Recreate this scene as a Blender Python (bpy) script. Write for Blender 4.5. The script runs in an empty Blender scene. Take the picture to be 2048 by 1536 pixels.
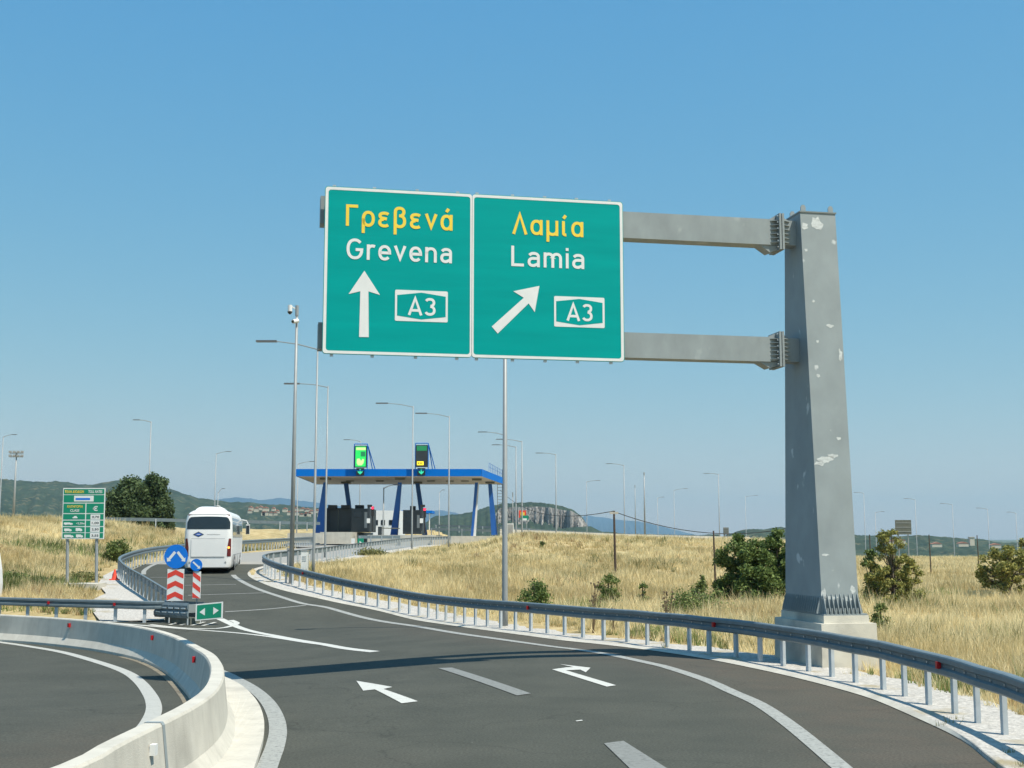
import bpy, math, random
import numpy as np
from mathutils import Vector, Matrix
from mathutils.geometry import delaunay_2d_cdt
random.seed(7); RNG = np.random.default_rng(7)
sc = bpy.context.scene
COL = sc.collection
R = math.radians

# ------------------------------------------------------------------ camera, sky, sun, exposure
CAMZ = 2.8; F = 2500.0; PITCH = math.atan(308/2500.0)
cam = bpy.data.cameras.new("camera"); camo = bpy.data.objects.new("camera", cam); COL.objects.link(camo)
camo.location = (0, 0, CAMZ); camo.rotation_euler = (math.pi/2 + PITCH, 0, 0)
cam.sensor_width = 36; cam.lens = F/2048*36; cam.clip_start = .1; cam.clip_end = 60000
sc.camera = camo
SUN_EL = 61.0
SUN_H = Vector((.79, -.61, 0)).normalized()                # horizontal direction towards the sun
w = bpy.data.worlds.new("World"); sc.world = w; w.use_nodes = True
nt = w.node_tree; nt.nodes.clear()
sky = nt.nodes.new("ShaderNodeTexSky"); sky.sky_type = 'NISHITA'; sky.sun_disc = False
sky.sun_elevation = R(SUN_EL); sky.sun_rotation = math.atan2(SUN_H.x, SUN_H.y)
sky.altitude = 600; sky.air_density = 1.0; sky.dust_density = .35; sky.ozone_density = 1.5
EXPO, SKYS = .45, .10
bg = nt.nodes.new("ShaderNodeBackground"); bg.inputs[1].default_value = SKYS
wo = nt.nodes.new("ShaderNodeOutputWorld")
# colour grade of the sky (per channel gain and gamma): a clear summer blue
sep = nt.nodes.new("ShaderNodeSeparateColor"); cmb = nt.nodes.new("ShaderNodeCombineColor"); nt.links.new(sky.outputs[0], sep.inputs[0])
for i, (gain, gam) in enumerate(((.700, 1.10), (.668, .52), (.70, .12))):
    pw = nt.nodes.new("ShaderNodeMath"); pw.operation = 'MULTIPLY'; pw.inputs[1].default_value = .1466; nt.links.new(sep.outputs[i], pw.inputs[0])
    p2 = nt.nodes.new("ShaderNodeMath"); p2.operation = 'POWER'; p2.inputs[1].default_value = gam; nt.links.new(pw.outputs[0], p2.inputs[0])
    p3 = nt.nodes.new("ShaderNodeMath"); p3.operation = 'MULTIPLY'; p3.inputs[1].default_value = gain/(SKYS*2**EXPO); nt.links.new(p2.outputs[0], p3.inputs[0]); nt.links.new(p3.outputs[0], cmb.inputs[i])
nt.links.new(cmb.outputs[0], bg.inputs[0]); nt.links.new(bg.outputs[0], wo.inputs[0])
sl = bpy.data.lights.new("sun", 'SUN'); slo = bpy.data.objects.new("sun", sl); COL.objects.link(slo)
sl.energy = 4.6; sl.angle = R(.55); sl.color = (1, .93, .80)
sv = Vector((SUN_H.x*math.cos(R(SUN_EL)), SUN_H.y*math.cos(R(SUN_EL)), math.sin(R(SUN_EL))))
slo.rotation_euler = sv.to_track_quat('Z', 'Y').to_euler(); slo.location = sv*60
vs = sc.view_settings; vs.view_transform = 'Standard'; vs.look = 'None'; vs.exposure = EXPO; vs.gamma = 1; vs.use_curve_mapping = False
sc.cycles.use_denoising = True
sc.cycles.max_bounces = 6; sc.cycles.diffuse_bounces = 3; sc.cycles.volume_bounces = 0

# ------------------------------------------------------------------ pixel <-> world helpers (2048x1536 photo)
CP, SP = math.cos(PITCH), math.sin(PITCH)
def ray(px, py):
    u, v = (px-1024)/F, (768-py)/F
    return Vector((u, CP - v*SP, SP + v*CP))
def at(px, py, Y):
    d = ray(px, py); t = Y/d.y
    return Vector((d.x*t, Y, CAMZ + d.z*t))
def proj(p):
    x, y, z = p[0], p[1], p[2]-CAMZ
    dc = y*CP + z*SP; uc = -y*SP + z*CP
    return 1024 + F*x/dc, 768 - F*uc/dc
def sstep(a, b, x):
    t = np.clip((x-a)/(b-a), 0, 1); return t*t*(3-2*t)
GK = np.array([[-50, 0], [0, 0], [30, 0], [36, -.06], [42, -.1], [48, -.06], [54, .1], [59, .4], [64, .72], [70, 1.0], [78, 1.28], [90, 1.5], [110, 1.83], [137, 2.06], [160, 2.15], [400, 2.15]])
_h = GK[1:, 0]-GK[:-1, 0]; _d = (GK[1:, 1]-GK[:-1, 1])/_h
_m = np.zeros(len(GK))
for i in range(1, len(GK)-1):
    if _d[i-1]*_d[i] > 0:
        w1, w2 = 2*_h[i]+_h[i-1], _h[i]+2*_h[i-1]; _m[i] = (w1+w2)/(w1/_d[i-1]+w2/_d[i])
def g(y):
    y = np.clip(np.asarray(y, float), -49.9, 399.9)
    k = np.clip(np.searchsorted(GK[:, 0], y, side='right')-1, 0, len(_h)-1)
    h = _h[k]; t = (y-GK[k, 0])/h
    return (2*t**3-3*t**2+1)*GK[k, 1] + (t**3-2*t**2+t)*h*_m[k] + (-2*t**3+3*t**2)*GK[k+1, 1] + (t**3-t**2)*h*_m[k+1]
def G(x, y):
    x = np.asarray(x, float); y = np.asarray(y, float)
    return g(y) - .45*sstep(-1, 9, -x)*sstep(17, 30, y)*(1-sstep(46, 57, y))
def hit(px, py, dz=0.0, y0=4.0):
    d = ray(px, py); d = d/d.y
    Y = y0; st = .25
    f = lambda Y: (CAMZ + d.z*Y) - (float(G(d.x*Y, Y)) + dz)
    while Y < 420 and f(Y) > 0: Y += st
    a, b = Y-st, Y
    for _ in range(24):
        m = (a+b)/2
        if f(m) > 0: a = m
        else: b = m
    Y = (a+b)/2
    return Vector((d.x*Y, Y, float(G(d.x*Y, Y))))
def smooth(pts, step, closed=False):
    """Catmull-Rom through plan points, resampled at equal step"""
    P = [Vector((p[0], p[1])) for p in pts]; n = len(P); out = []
    rng = range(n if closed else n-1)
    for i in rng:
        p1, p2 = P[i], P[(i+1) % n]
        p0 = P[i-1] if (closed or i > 0) else p1*2-p2
        p3 = P[(i+2) % n] if (closed or i+2 < n) else p2*2-p1
        m = max(2, int((p2-p1).length/.12))
        for k in range(m):
            t = k/m
            out.append(.5*((2*p1)+(p2-p0)*t+(2*p0-5*p1+4*p2-p3)*t*t+(3*p1-p0-3*p2+p3)*t**3))
    if not closed: out.append(P[-1])
    if step is None: return out
    L = [0]
    for a, b in zip(out, out[1:]): L.append(L[-1]+(b-a).length)
    k = max(1, round(L[-1]/step)); res = []; j = 0
    for i in range(k+1):
        s = L[-1]*i/k
        while j < len(L)-2 and L[j+1] < s: j += 1
        t = 0 if L[j+1] == L[j] else (s-L[j])/(L[j+1]-L[j])
        res.append(out[j].lerp(out[j+1], min(1, t)))
    return res
def pxcurve(pxs, step, dz=0.0):
    return smooth([hit(a, b, dz).xy for a, b in pxs], step)

# ------------------------------------------------------------------ materials
def mat(name, col, rough=.75, metal=0.0, var=.12, scale=3.0, col2=None, bump=0.0, bscale=40.0, stretch=None, emit=None, espow=1.0, spots=None, spec=None, local=False):
    m = bpy.data.materials.new(name); m.use_nodes = True
    n = m.node_tree; b = n.nodes['Principled BSDF']; L = n.links.new
    b.inputs['Roughness'].default_value = rough; b.inputs['Metallic'].default_value = metal
    if spec is not None: b.inputs['Specular IOR Level'].default_value = spec
    tc = n.nodes.new('ShaderNodeTexCoord'); src = tc.outputs['Object']
    if not local:
        ge = n.nodes.new('ShaderNodeNewGeometry'); src = ge.outputs['Position']
    if stretch:
        mp = n.nodes.new('ShaderNodeMapping'); mp.inputs['Scale'].default_value = stretch; L(src, mp.inputs[0]); src = mp.outputs[0]
    nz = n.nodes.new('ShaderNodeTexNoise'); nz.inputs['Scale'].default_value = scale; nz.inputs['Detail'].default_value = 6; nz.inputs['Roughness'].default_value = .6
    L(src, nz.inputs['Vector'])
    cr = n.nodes.new('ShaderNodeValToRGB'); cr.color_ramp.elements[0].position = .3; cr.color_ramp.elements[1].position = .7
    c1 = tuple(c*(1-var) for c in col); c2 = tuple(min(1, c*(1+var)) for c in (col2 or col))
    cr.color_ramp.elements[0].color = (*c1, 1); cr.color_ramp.elements[1].color = (*c2, 1)
    L(nz.outputs['Fac'], cr.inputs[0]); out = cr.outputs[0]
    if spots:      # (colour, scale, threshold, softness)
        sn = n.nodes.new('ShaderNodeTexNoise'); sn.inputs['Scale'].default_value = spots[1]; sn.inputs['Detail'].default_value = 4
        L(src, sn.inputs['Vector'])
        r2 = n.nodes.new('ShaderNodeMapRange'); r2.inputs[1].default_value = spots[2]; r2.inputs[2].default_value = spots[2]+spots[3]
        L(sn.outputs['Fac'], r2.inputs[0])
        mx = n.nodes.new('ShaderNodeMixRGB'); mx.inputs[2].default_value = (*spots[0], 1)
        L(r2.outputs[0], mx.inputs[0]); L(out, mx.inputs[1]); out = mx.outputs[0]
    L(out, b.inputs['Base Color'])
    if bump:
        bn = n.nodes.new('ShaderNodeTexNoise'); bn.inputs['Scale'].default_value = bscale; bn.inputs['Detail'].default_value = 5
        L(src, bn.inputs['Vector'])
        bp = n.nodes.new('ShaderNodeBump'); bp.inputs['Strength'].default_value = bump; bp.inputs['Distance'].default_value = .02
        L(bn.outputs['Fac'], bp.inputs['Height']); L(bp.outputs[0], b.inputs['Normal'])
    if emit:
        b.inputs['Emission Color'].default_value = (*emit, 1); b.inputs['Emission Strength'].default_value = espow
    return m
M = {}
def ground_mat():
    m = bpy.data.materials.new('dry_ground'); m.use_nodes = True; n = m.node_tree; L = n.links.new; b = n.nodes['Principled BSDF']
    b.inputs['Roughness'].default_value = .95; b.inputs['Specular IOR Level'].default_value = .1
    ge = n.nodes.new('ShaderNodeNewGeometry')
    def noise(s, d=6):
        z = n.nodes.new('ShaderNodeTexNoise'); z.inputs['Scale'].default_value = s; z.inputs['Detail'].default_value = d; z.inputs['Roughness'].default_value = .65; L(ge.outputs['Position'], z.inputs['Vector']); return z.outputs['Fac']
    def ramp(f, e):
        r = n.nodes.new('ShaderNodeValToRGB')
        while len(r.color_ramp.elements) < len(e): r.color_ramp.elements.new(.5)
        for q, (p, c) in zip(r.color_ramp.elements, e): q.position = p; q.color = (*c, 1)
        L(f, r.inputs[0]); return r.outputs[0]
    a = ramp(noise(.9, 10), [(.3, (.24, .17, .085)), (.5, (.44, .34, .18)), (.72, (.60, .51, .31))])
    c = ramp(noise(.16, 5), [(.35, (.20, .19, .08)), (.6, (.42, .33, .16))])
    mx = n.nodes.new('ShaderNodeMixRGB'); mx.inputs[0].default_value = .35; L(a, mx.inputs[1]); L(c, mx.inputs[2])
    # far country: dark green woods and fields beyond the dry field
    sx = n.nodes.new('ShaderNodeSeparateXYZ'); L(ge.outputs['Position'], sx.inputs[0])
    mr = n.nodes.new('ShaderNodeMapRange'); mr.inputs[1].default_value = 330; mr.inputs[2].default_value = 520; L(sx.outputs[1], mr.inputs[0])
    far = ramp(noise(.006, 8), [(.4, (.045, .07, .035)), (.62, (.16, .15, .075))])
    m2 = n.nodes.new('ShaderNodeMixRGB'); L(mr.outputs[0], m2.inputs[0]); L(mx.outputs[0], m2.inputs[1]); L(far, m2.inputs[2])
    L(m2.outputs[0], b.inputs['Base Color'])
    return m
M['ground'] = ground_mat()
def asphalt():
    m = bpy.data.materials.new('asphalt'); m.use_nodes = True; n = m.node_tree; L = n.links.new; b = n.nodes['Principled BSDF']
    b.inputs['Roughness'].default_value = .88; b.inputs['Specular IOR Level'].default_value = .25
    ge = n.nodes.new('ShaderNodeNewGeometry')
    def noise(s, d=6, vec=None):
        z = n.nodes.new('ShaderNodeTexNoise'); z.inputs['Scale'].default_value = s; z.inputs['Detail'].default_value = d; z.inputs['Roughness'].default_value = .6; L(vec or ge.outputs['Position'], z.inputs['Vector']); return z.outputs['Fac']
    def ramp(f, e):
        r = n.nodes.new('ShaderNodeValToRGB')
        while len(r.color_ramp.elements) < len(e): r.color_ramp.elements.new(.5)
        for q, (p, c) in zip(r.color_ramp.elements, e): q.position = p; q.color = (*c, 1)
        L(f, r.inputs[0]); return r.outputs[0]
    base = ramp(noise(.55, 8), [(.35, (.057, .060, .049)), (.65, (.073, .075, .061))])
    # red-brown dust strips along the outer edge: stored per vertex as real dirt
    at_ = n.nodes.new('ShaderNodeAttribute'); at_.attribute_name = 'dust'
    dn = n.nodes.new('ShaderNodeMath'); dn.operation = 'MULTIPLY'
    rr = ramp(noise(1.3, 6), [(.3, (.25, .25, .25)), (.7, (.85, .85, .85))])
    L(at_.outputs['Fac'], dn.inputs[0]); L(rr, dn.inputs[1])
    mx = n.nodes.new('ShaderNodeMixRGB'); L(dn.outputs[0], mx.inputs[0]); L(base, mx.inputs[1]); mx.inputs[2].default_value = (.098, .082, .064, 1)
    # aggregate speckle
    sp = ramp(noise(28, 3), [(.3, (.66, .66, .66)), (.7, (1.32, 1.32, 1.32))])
    m3 = n.nodes.new('ShaderNodeMixRGB'); m3.blend_type = 'MULTIPLY'; m3.inputs[0].default_value = 1; L(mx.outputs[0], m3.inputs[1]); L(sp, m3.inputs[2])
    # pale concrete-like paving beyond 68 m
    sx = n.nodes.new('ShaderNodeSeparateXYZ'); L(ge.outputs['Position'], sx.inputs[0])
    mr = n.nodes.new('ShaderNodeMapRange'); mr.inputs[1].default_value = 76; mr.inputs[2].default_value = 76.4; L(sx.outputs[1], mr.inputs[0])
    m4 = n.nodes.new('ShaderNodeMixRGB'); L(mr.outputs[0], m4.inputs[0]); L(m3.outputs[0], m4.inputs[1]); m4.inputs[2].default_value = (.30, .29, .265, 1)
    # small pale spots, stains
    s2 = n.nodes.new('ShaderNodeTexVoronoi'); s2.inputs['Scale'].default_value = 1.6; L(ge.outputs['Position'], s2.inputs['Vector'])
    r2 = ramp(s2.outputs['Distance'], [(.018, (1, 1, 1)), (.03, (0, 0, 0))])
    m5 = n.nodes.new('ShaderNodeMixRGB'); L(r2, m5.inputs[0]); L(m4.outputs[0], m5.inputs[1]); m5.inputs[2].default_value = (.16, .155, .14, 1)
    vc = n.nodes.new('ShaderNodeTexVoronoi'); vc.feature = 'DISTANCE_TO_EDGE'; vc.inputs['Scale'].default_value = .16
    wn = n.nodes.new('ShaderNodeTexNoise'); wn.inputs['Scale'].default_value = .8; wn.inputs['Detail'].default_value = 8; L(ge.outputs['Position'], wn.inputs['Vector'])
    va = n.nodes.new('ShaderNodeVectorMath'); va.operation = 'MULTIPLY_ADD'; L(wn.outputs['Color'], va.inputs[0]); va.inputs[1].default_value = (2.2, 2.2, 0); L(ge.outputs['Position'], va.inputs[2]); L(va.outputs[0], vc.inputs['Vector'])
    rc_ = ramp(vc.outputs['Distance'], [(.0015, (.72, .72, .72)), (.004, (1, 1, 1))])
    m6 = n.nodes.new('ShaderNodeMixRGB'); m6.blend_type = 'MULTIPLY'; m6.inputs[0].default_value = 1; L(m5.outputs[0], m6.inputs[1]); L(rc_, m6.inputs[2])
    L(m6.outputs[0], b.inputs['Base Color'])
    bp = n.nodes.new('ShaderNodeBump'); bp.inputs['Strength'].default_value = .35; bp.inputs['Distance'].default_value = .01
    L(noise(90, 3), bp.inputs['Height']); L(bp.outputs[0], b.inputs['Normal'])
    return m
M['asphalt'] = asphalt()
def worn_paint(name, col, wear):
    m = mat(name, col, .7, var=.06, scale=6)
    n = m.node_tree; L = n.links.new; b = n.nodes['Principled BSDF']; src = b.inputs['Base Color'].links[0].from_socket
    ge = n.nodes.new('ShaderNodeNewGeometry')
    nz = n.nodes.new('ShaderNodeTexNoise'); nz.inputs['Scale'].default_value = 14; nz.inputs['Detail'].default_value = 8; nz.inputs['Roughness'].default_value = .75; L(ge.outputs['Position'], nz.inputs['Vector'])
    mr = n.nodes.new('ShaderNodeMapRange'); mr.inputs[1].default_value = .62-wear*.3; mr.inputs[2].default_value = .78-wear*.3; L(nz.outputs['Fac'], mr.inputs[0])
    mx = n.nodes.new('ShaderNodeMixRGB'); L(mr.outputs[0], mx.inputs[0]); L(src, mx.inputs[1]); mx.inputs[2].default_value = (.12, .12, .11, 1)
    L(mx.outputs[0], b.inputs['Base Color']); return m
M['paint'] = worn_paint('road_paint_white', (.53, .53, .49), .16)
M['paint_mid'] = worn_paint('road_paint_dusty', (.42, .42, .385), .2)
M['paint_worn'] = worn_paint('road_paint_worn', (.33, .335, .31), .4)
M['paint_faint'] = worn_paint('road_paint_faint', (.21, .215, .2), .4)
M['concrete'] = mat('pale_concrete', (.515, .49, .425), .85, var=.1, scale=1.6, bump=.25, bscale=60, spots=((.38, .36, .31), .9, .56, .2))
def streak(name, base):
    m = M[base]; n = m.node_tree; L = n.links.new; b = n.nodes['Principled BSDF']; src = b.inputs['Base Color'].links[0].from_socket
    ge = n.nodes.new('ShaderNodeNewGeometry'); mp = n.nodes.new('ShaderNodeMapping'); mp.inputs['Scale'].default_value = (5, 5, .5); L(ge.outputs['Position'], mp.inputs[0])
    nz = n.nodes.new('ShaderNodeTexNoise'); nz.inputs['Scale'].default_value = 1.1; nz.inputs['Detail'].default_value = 7; nz.inputs['Roughness'].default_value = .7; L(mp.outputs[0], nz.inputs['Vector'])
    mr = n.nodes.new('ShaderNodeMapRange'); mr.inputs[1].default_value = .50; mr.inputs[2].default_value = .72; mr.inputs[4].default_value = .28; L(nz.outputs['Fac'], mr.inputs[0])
    mx = n.nodes.new('ShaderNodeMixRGB'); L(mr.outputs[0], mx.inputs[0]); L(src, mx.inputs[1]); mx.inputs[2].default_value = (.25, .235, .2, 1); L(mx.outputs[0], b.inputs['Base Color'])
streak('', 'concrete')
M['plinth'] = mat('plinth_concrete', (.56, .53, .45), .85, var=.12, scale=1.4, bump=.3, bscale=45, spots=((.36, .345, .30), 1.1, .5, .2))
M['gravel'] = mat('white_gravel', (.44, .42, .385), .95, var=.35, scale=14, bump=1.0, bscale=22, spots=((.33, .28, .18), .9, .56, .12))
M['galv'] = mat('galvanised_steel', (.265, .30, .305), .55, .1, var=.13, scale=2.2, stretch=(1, 1, .5), spots=((.44, .47, .47), 1.6, .62, .1))
M['galv_pillar'] = mat('galvanised_pillar_steel', (.25, .29, .30), .6, .0, var=.1, scale=1.6, stretch=(1, 1, .8), spots=((.50, .53, .53), 2.0, .655, .035))
M['rail'] = mat('guardrail_steel', (.135, .175, .195), .5, .1, var=.14, scale=4, stretch=(1, 1, 1))
M['post'] = mat('post_steel', (.46, .50, .52), .55, .1, var=.1, scale=5)
M['pole'] = mat('lamp_pole_steel', (.28, .30, .305), .5, .15, var=.08, scale=2)
M['lamp_head'] = mat('lamp_head_grey', (.13, .14, .15), .5, .2)
M['teal'] = mat('sign_green', (.0, .315, .295), .5, var=.07, scale=1.0, stretch=(.35, .35, 3.5), spec=.08)
M['teal_dark'] = mat('sign_green_joint', (.0, .295, .28), .6, var=.05, spec=.05)
M['sign_white'] = mat('sign_white', (.74, .75, .73), .45, var=.04, spec=.3)
M['sign_yellow'] = mat('sign_yellow', (.86, .62, .07), .45, var=.04, spec=.3)
M['alu'] = mat('aluminium', (.5, .52, .53), .4, .7)
M['green2'] = mat('toll_board_green', (.0, .23, .13), .5, var=.06)
M['blue'] = mat('canopy_blue', (.0, .145, .56), .6, spec=.1, var=.06, scale=.6)
M['blue_dark'] = mat('column_blue', (.01, .10, .38), .45, var=.08)
M['soffit'] = mat('soffit_panel', (.42, .40, .37), .7, var=.08, scale=.4)
M['booth'] = mat('booth_dark_grey', (.028, .036, .042), .4, var=.2, scale=1)
M['glass'] = mat('dark_glass', (.018, .026, .033), .08, var=.1, spec=.6)
M['white_paint'] = mat('bus_white', (.72, .72, .71), .28, var=.02, spec=.5)
M['white_van'] = mat('van_white', (.74, .74, .74), .3, var=.02)
M['grey_plastic'] = mat('grey_trim', (.30, .31, .31), .5)
M['black'] = mat('rubber_black', (.015, .015, .016), .7)
M['red'] = mat('reflector_red', (.42, .008, .012), .35)
M['sign_red'] = mat('chevron_red', (.70, .055, .035), .45, var=.05)
M['sign_blue'] = mat('disc_blue', (.0, .17, .66), .42, var=.04)
M['orange'] = mat('cone_orange', (.75, .07, .035), .5)
M['red_light'] = mat('red_lamp', (.8, .02, .05), .4, emit=(1, .03, .08), espow=1.6)
M['amber_light'] = mat('amber_lamp', (.8, .3, .05), .4, emit=(1, .32, .05), espow=2.5)
M['tail_red'] = mat('tail_lamp_red', (.12, .012, .012), .3)
M['led_green'] = mat('led_green', (.02, .4, .08), .4, emit=(.01, .62, .10), espow=.7, var=.3, scale=4)
M['led_darkgreen'] = mat('led_dark_green', (.01, .12, .05), .4, emit=(.01, .2, .07), espow=.6)
M['led_mint'] = mat('led_mint', (.05, .5, .3), .4, emit=(.03, .7, .38), espow=.7)
M['led_yellow'] = mat('led_yellow', (.6, .5, .02), .4, emit=(1, .75, .03), espow=1.0)
M['led_pale'] = mat('led_pale', (.5, .6, .3), .4, emit=(.45, .7, .2), espow=.6)
M['rust'] = mat('rusty_post', (.075, .05, .035), .8, var=.25, scale=6)
M['bark'] = mat('bark', (.11, .085, .06), .9, var=.25, scale=8, bump=.5)
M['cream'] = mat('cream_wall', (.55, .50, .40), .85, var=.08)
M['roof'] = mat('red_tile_roof', (.33, .14, .09), .85, var=.15)
M['greyboard'] = mat('board_back_grey', (.11, .12, .10), .7)
M['soil'] = mat('dry_soil', (.19, .165, .12), .95, var=.25, scale=2)

def leaf_mat(name, c1, c2, rough=.6, trans=.25):
    m = bpy.data.materials.new(name); m.use_nodes = True; n = m.node_tree; L = n.links.new
    b = n.nodes['Principled BSDF']; b.inputs['Roughness'].default_value = rough; b.inputs['Specular IOR Level'].default_value = .2
    a = n.nodes.new('ShaderNodeAttribute'); a.attribute_name = 'tint'
    mx = n.nodes.new('ShaderNodeMixRGB'); mx.inputs[1].default_value = (*c1, 1); mx.inputs[2].default_value = (*c2, 1); L(a.outputs['Fac'], mx.inputs[0])
    L(mx.outputs[0], b.inputs['Base Color'])
    t = n.nodes.new('ShaderNodeBsdfTranslucent'); L(mx.outputs[0], t.inputs['Color'])
    ms = n.nodes.new('ShaderNodeMixShader'); ms.inputs[0].default_value = trans
    o = n.nodes['Material Output']; L(b.outputs[0], ms.inputs[1]); L(t.outputs[0], ms.inputs[2]); L(ms.outputs[0], o.inputs['Surface'])
    return m
M['straw'] = leaf_mat('dry_grass', (.50, .40, .19), (.95, .82, .50), .7, .35)
M['straw_rust'] = leaf_mat('reddish_dry_grass', (.30, .19, .09), (.58, .44, .25), .7, .3)
M['olive_grass'] = leaf_mat('olive_grass', (.13, .15, .05), (.33, .30, .13), .7, .3)
M['leaf_dark'] = leaf_mat('leaf_dark_green', (.035, .065, .028), (.13, .18, .07))
M['leaf_bush'] = leaf_mat('leaf_mid_green', (.045, .085, .025), (.24, .31, .09))
M['leaf_yellow'] = leaf_mat('leaf_yellow_green', (.12, .14, .035), (.48, .44, .14))
M['leaf_weed'] = leaf_mat('weed_green', (.07, .11, .03), (.26, .31, .10))
M['thistle'] = leaf_mat('dead_thistle', (.16, .11, .06), (.42, .33, .22))

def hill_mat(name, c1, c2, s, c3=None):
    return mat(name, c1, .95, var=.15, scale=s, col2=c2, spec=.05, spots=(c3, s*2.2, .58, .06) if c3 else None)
M['hill_green'] = hill_mat('wooded_hill', (.020, .038, .026), (.045, .066, .042), .03, (.12, .115, .07))
M['hill_mid'] = hill_mat('scrub_hill', (.022, .040, .028), (.045, .065, .042), .03, (.07, .085, .05))
M['hill_far'] = hill_mat('far_mountain', (.03, .075, .14), (.04, .09, .16), .002)  # blue of the distant airlight is put into the base colour, besides the haze volume
def cliff_mat():
    m = mat('cliff_rock', (.13, .135, .14), .95, var=.4, scale=.05, stretch=(1.6, 1.6, .22), col2=(.30, .28, .255), spec=.05, bump=.8, bscale=.2)
    return m
M['cliff'] = cliff_mat()

# ------------------------------------------------------------------ object helpers
def tag(o, label=None, cat=None, group=None, kind=None):
    if label: o['label'] = label
    if cat: o['category'] = cat
    if group: o['group'] = group
    if kind: o['kind'] = kind
    return o
def thing(name, loc, label, cat, group=None, rz=0):
    o = bpy.data.objects.new(name, None); COL.objects.link(o); o.location = loc; o.rotation_euler = (0, 0, rz)
    o.empty_display_size = .3
    return tag(o, label, cat, group)
def wloc(p):
    v = Vector((0, 0, 0))
    while p is not None: v += p.location; p = p.parent
    return v
class MB:
    def __init__(s): s.v = []; s.f = []
    def add(s, vs, fs):
        b = len(s.v); s.v += [Vector(v) for v in vs]; s.f += [tuple(b+i for i in f) for f in fs]; return s
    def frame_box(s, o, ax, ay, az, sx, sy, sz):
        """box centred at o with half extents along given unit axes"""
        c = []
        for k in (-1, 1):
            for j in (-1, 1):
                for i in (-1, 1): c.append(o + ax*(sx*i) + ay*(sy*j) + az*(sz*k))
        return s.add(c, [(0, 2, 3, 1), (4, 5, 7, 6), (0, 1, 5, 4), (2, 6, 7, 3), (0, 4, 6, 2), (1, 3, 7, 5)])
    def box(s, c, size):
        return s.frame_box(Vector(c), Vector((1, 0, 0)), Vector((0, 1, 0)), Vector((0, 0, 1)), size[0]/2, size[1]/2, size[2]/2)
    def tube(s, pts, r, n=8, cap=True):
        pts = [Vector(p) for p in pts]; rs = r if isinstance(r, (list, tuple)) else [r]*len(pts)
        rings = []
        for i, p in enumerate(pts):
            d = (pts[min(i+1, len(pts)-1)]-pts[max(i-1, 0)]).normalized()
            u = d.cross(Vector((0, 1, 0)) if abs(d.y) < .9 else Vector((1, 0, 0))).normalized(); w_ = d.cross(u)
            rings.append([p + (u*math.cos(a)+w_*math.sin(a))*rs[i] for a in (2*math.pi*k/n for k in range(n))])
        b = len(s.v)
        for rg in rings: s.v += rg
        for i in range(len(pts)-1):
            for k in range(n): s.f.append((b+i*n+k, b+i*n+(k+1) % n, b+(i+1)*n+(k+1) % n, b+(i+1)*n+k))
        if cap: s.f.append(tuple(b+k for k in reversed(range(n)))); s.f.append(tuple(b+(len(pts)-1)*n+k for k in range(n)))
        return s
    def prism(s, poly, n):
        """extrude polygon (list of 3D pts) by vector n, closed"""
        k = len(poly); P = [Vector(p) for p in poly]; n = Vector(n)
        s.add(P+[p+n for p in P], [tuple(reversed(range(k))), tuple(range(k, 2*k))]+[(i, (i+1) % k, k+(i+1) % k, k+i) for i in range(k)])
        return s
    def sweep(s, path, prof, cap=True, out=None):
        """path: 3D pts; prof: (o,z) offsets; o along the horizontal right normal"""
        b = len(s.v); n = len(prof); P = [Vector(p) for p in path]
        for i, p in enumerate(P):
            d = (P[min(i+1, len(P)-1)]-P[max(i-1, 0)]); d.z = 0; d.normalize(); r = Vector((d.y, -d.x, 0))
            for (o, z) in prof: s.v.append(p + r*o + Vector((0, 0, z)))
        for i in range(len(P)-1):
            for k in range(n-1): s.f.append((b+i*n+k, b+i*n+k+1, b+(i+1)*n+k+1, b+(i+1)*n+k))
        if cap:
            s.f.append(tuple(b+k for k in reversed(range(n)))); s.f.append(tuple(b+(len(P)-1)*n+k for k in range(n)))
        return s
    def build(s, name, m, parent=None, local=False, smooth=False, label=None):
        me = bpy.data.meshes.new(name)
        off = Vector((0, 0, 0)) if (local or parent is None) else wloc(parent)
        me.from_pydata([tuple(v-off) for v in s.v], [], s.f); me.update()
        if smooth:
            me.polygons.foreach_set('use_smooth', [True]*len(me.polygons))
        me.materials.append(M[m] if isinstance(m, str) else m)
        o = bpy.data.objects.new(name, me); COL.objects.link(o)
        if parent is not None: o.parent = parent
        if label: o['label'] = label
        return o
def dup(o, parent=None, loc=None, rz=None):
    c = o.copy(); COL.objects.link(c)
    if parent is not None: c.parent = parent
    if loc is not None: c.location = loc
    if rz is not None: c.rotation_euler = (0, 0, rz)
    return c
Z = Vector((0, 0, 1))

# ------------------------------------------------------------------ road outlines (traced, then laid on the ground)
RIGHT_EDGE = [(1994, 1536), (1921, 1479), (1811, 1422), (1731, 1391), (1592, 1354), (1446, 1323), (1336, 1305), (1268, 1296), (1198, 1288), (1113, 1279), (1010, 1265), (873, 1246), (771, 1224), (668, 1203), (600, 1188), (560, 1178), (530, 1167), (508, 1157), (499, 1148), (508, 1139), (535, 1132), (580, 1127), (640, 1120), (700, 1111), (770, 1101), (850, 1091)]
LEFT_EDGE = [(640, 1093), (560, 1100), (490, 1106), (400, 1113), (340, 1119), (300, 1126), (268, 1138), (250, 1152), (250, 1165), (266, 1180), (292, 1198), (325, 1218), (352, 1236), (330, 1243), (230, 1244), (100, 1240), (0, 1237), (-250, 1229)]
re_ = smooth([(4.3, 5.5), (5.35, 11.2)] + [hit(a, b).xy for a, b in RIGHT_EDGE] + [(-5.4, 146), (-3, 185)], 1.0)
le_ = smooth([(-29, 185), (-27, 150), (-20.5, 121)] + [hit(a, b).xy for a, b in LEFT_EDGE] + [(-60, 47)], 1.0)
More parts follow.
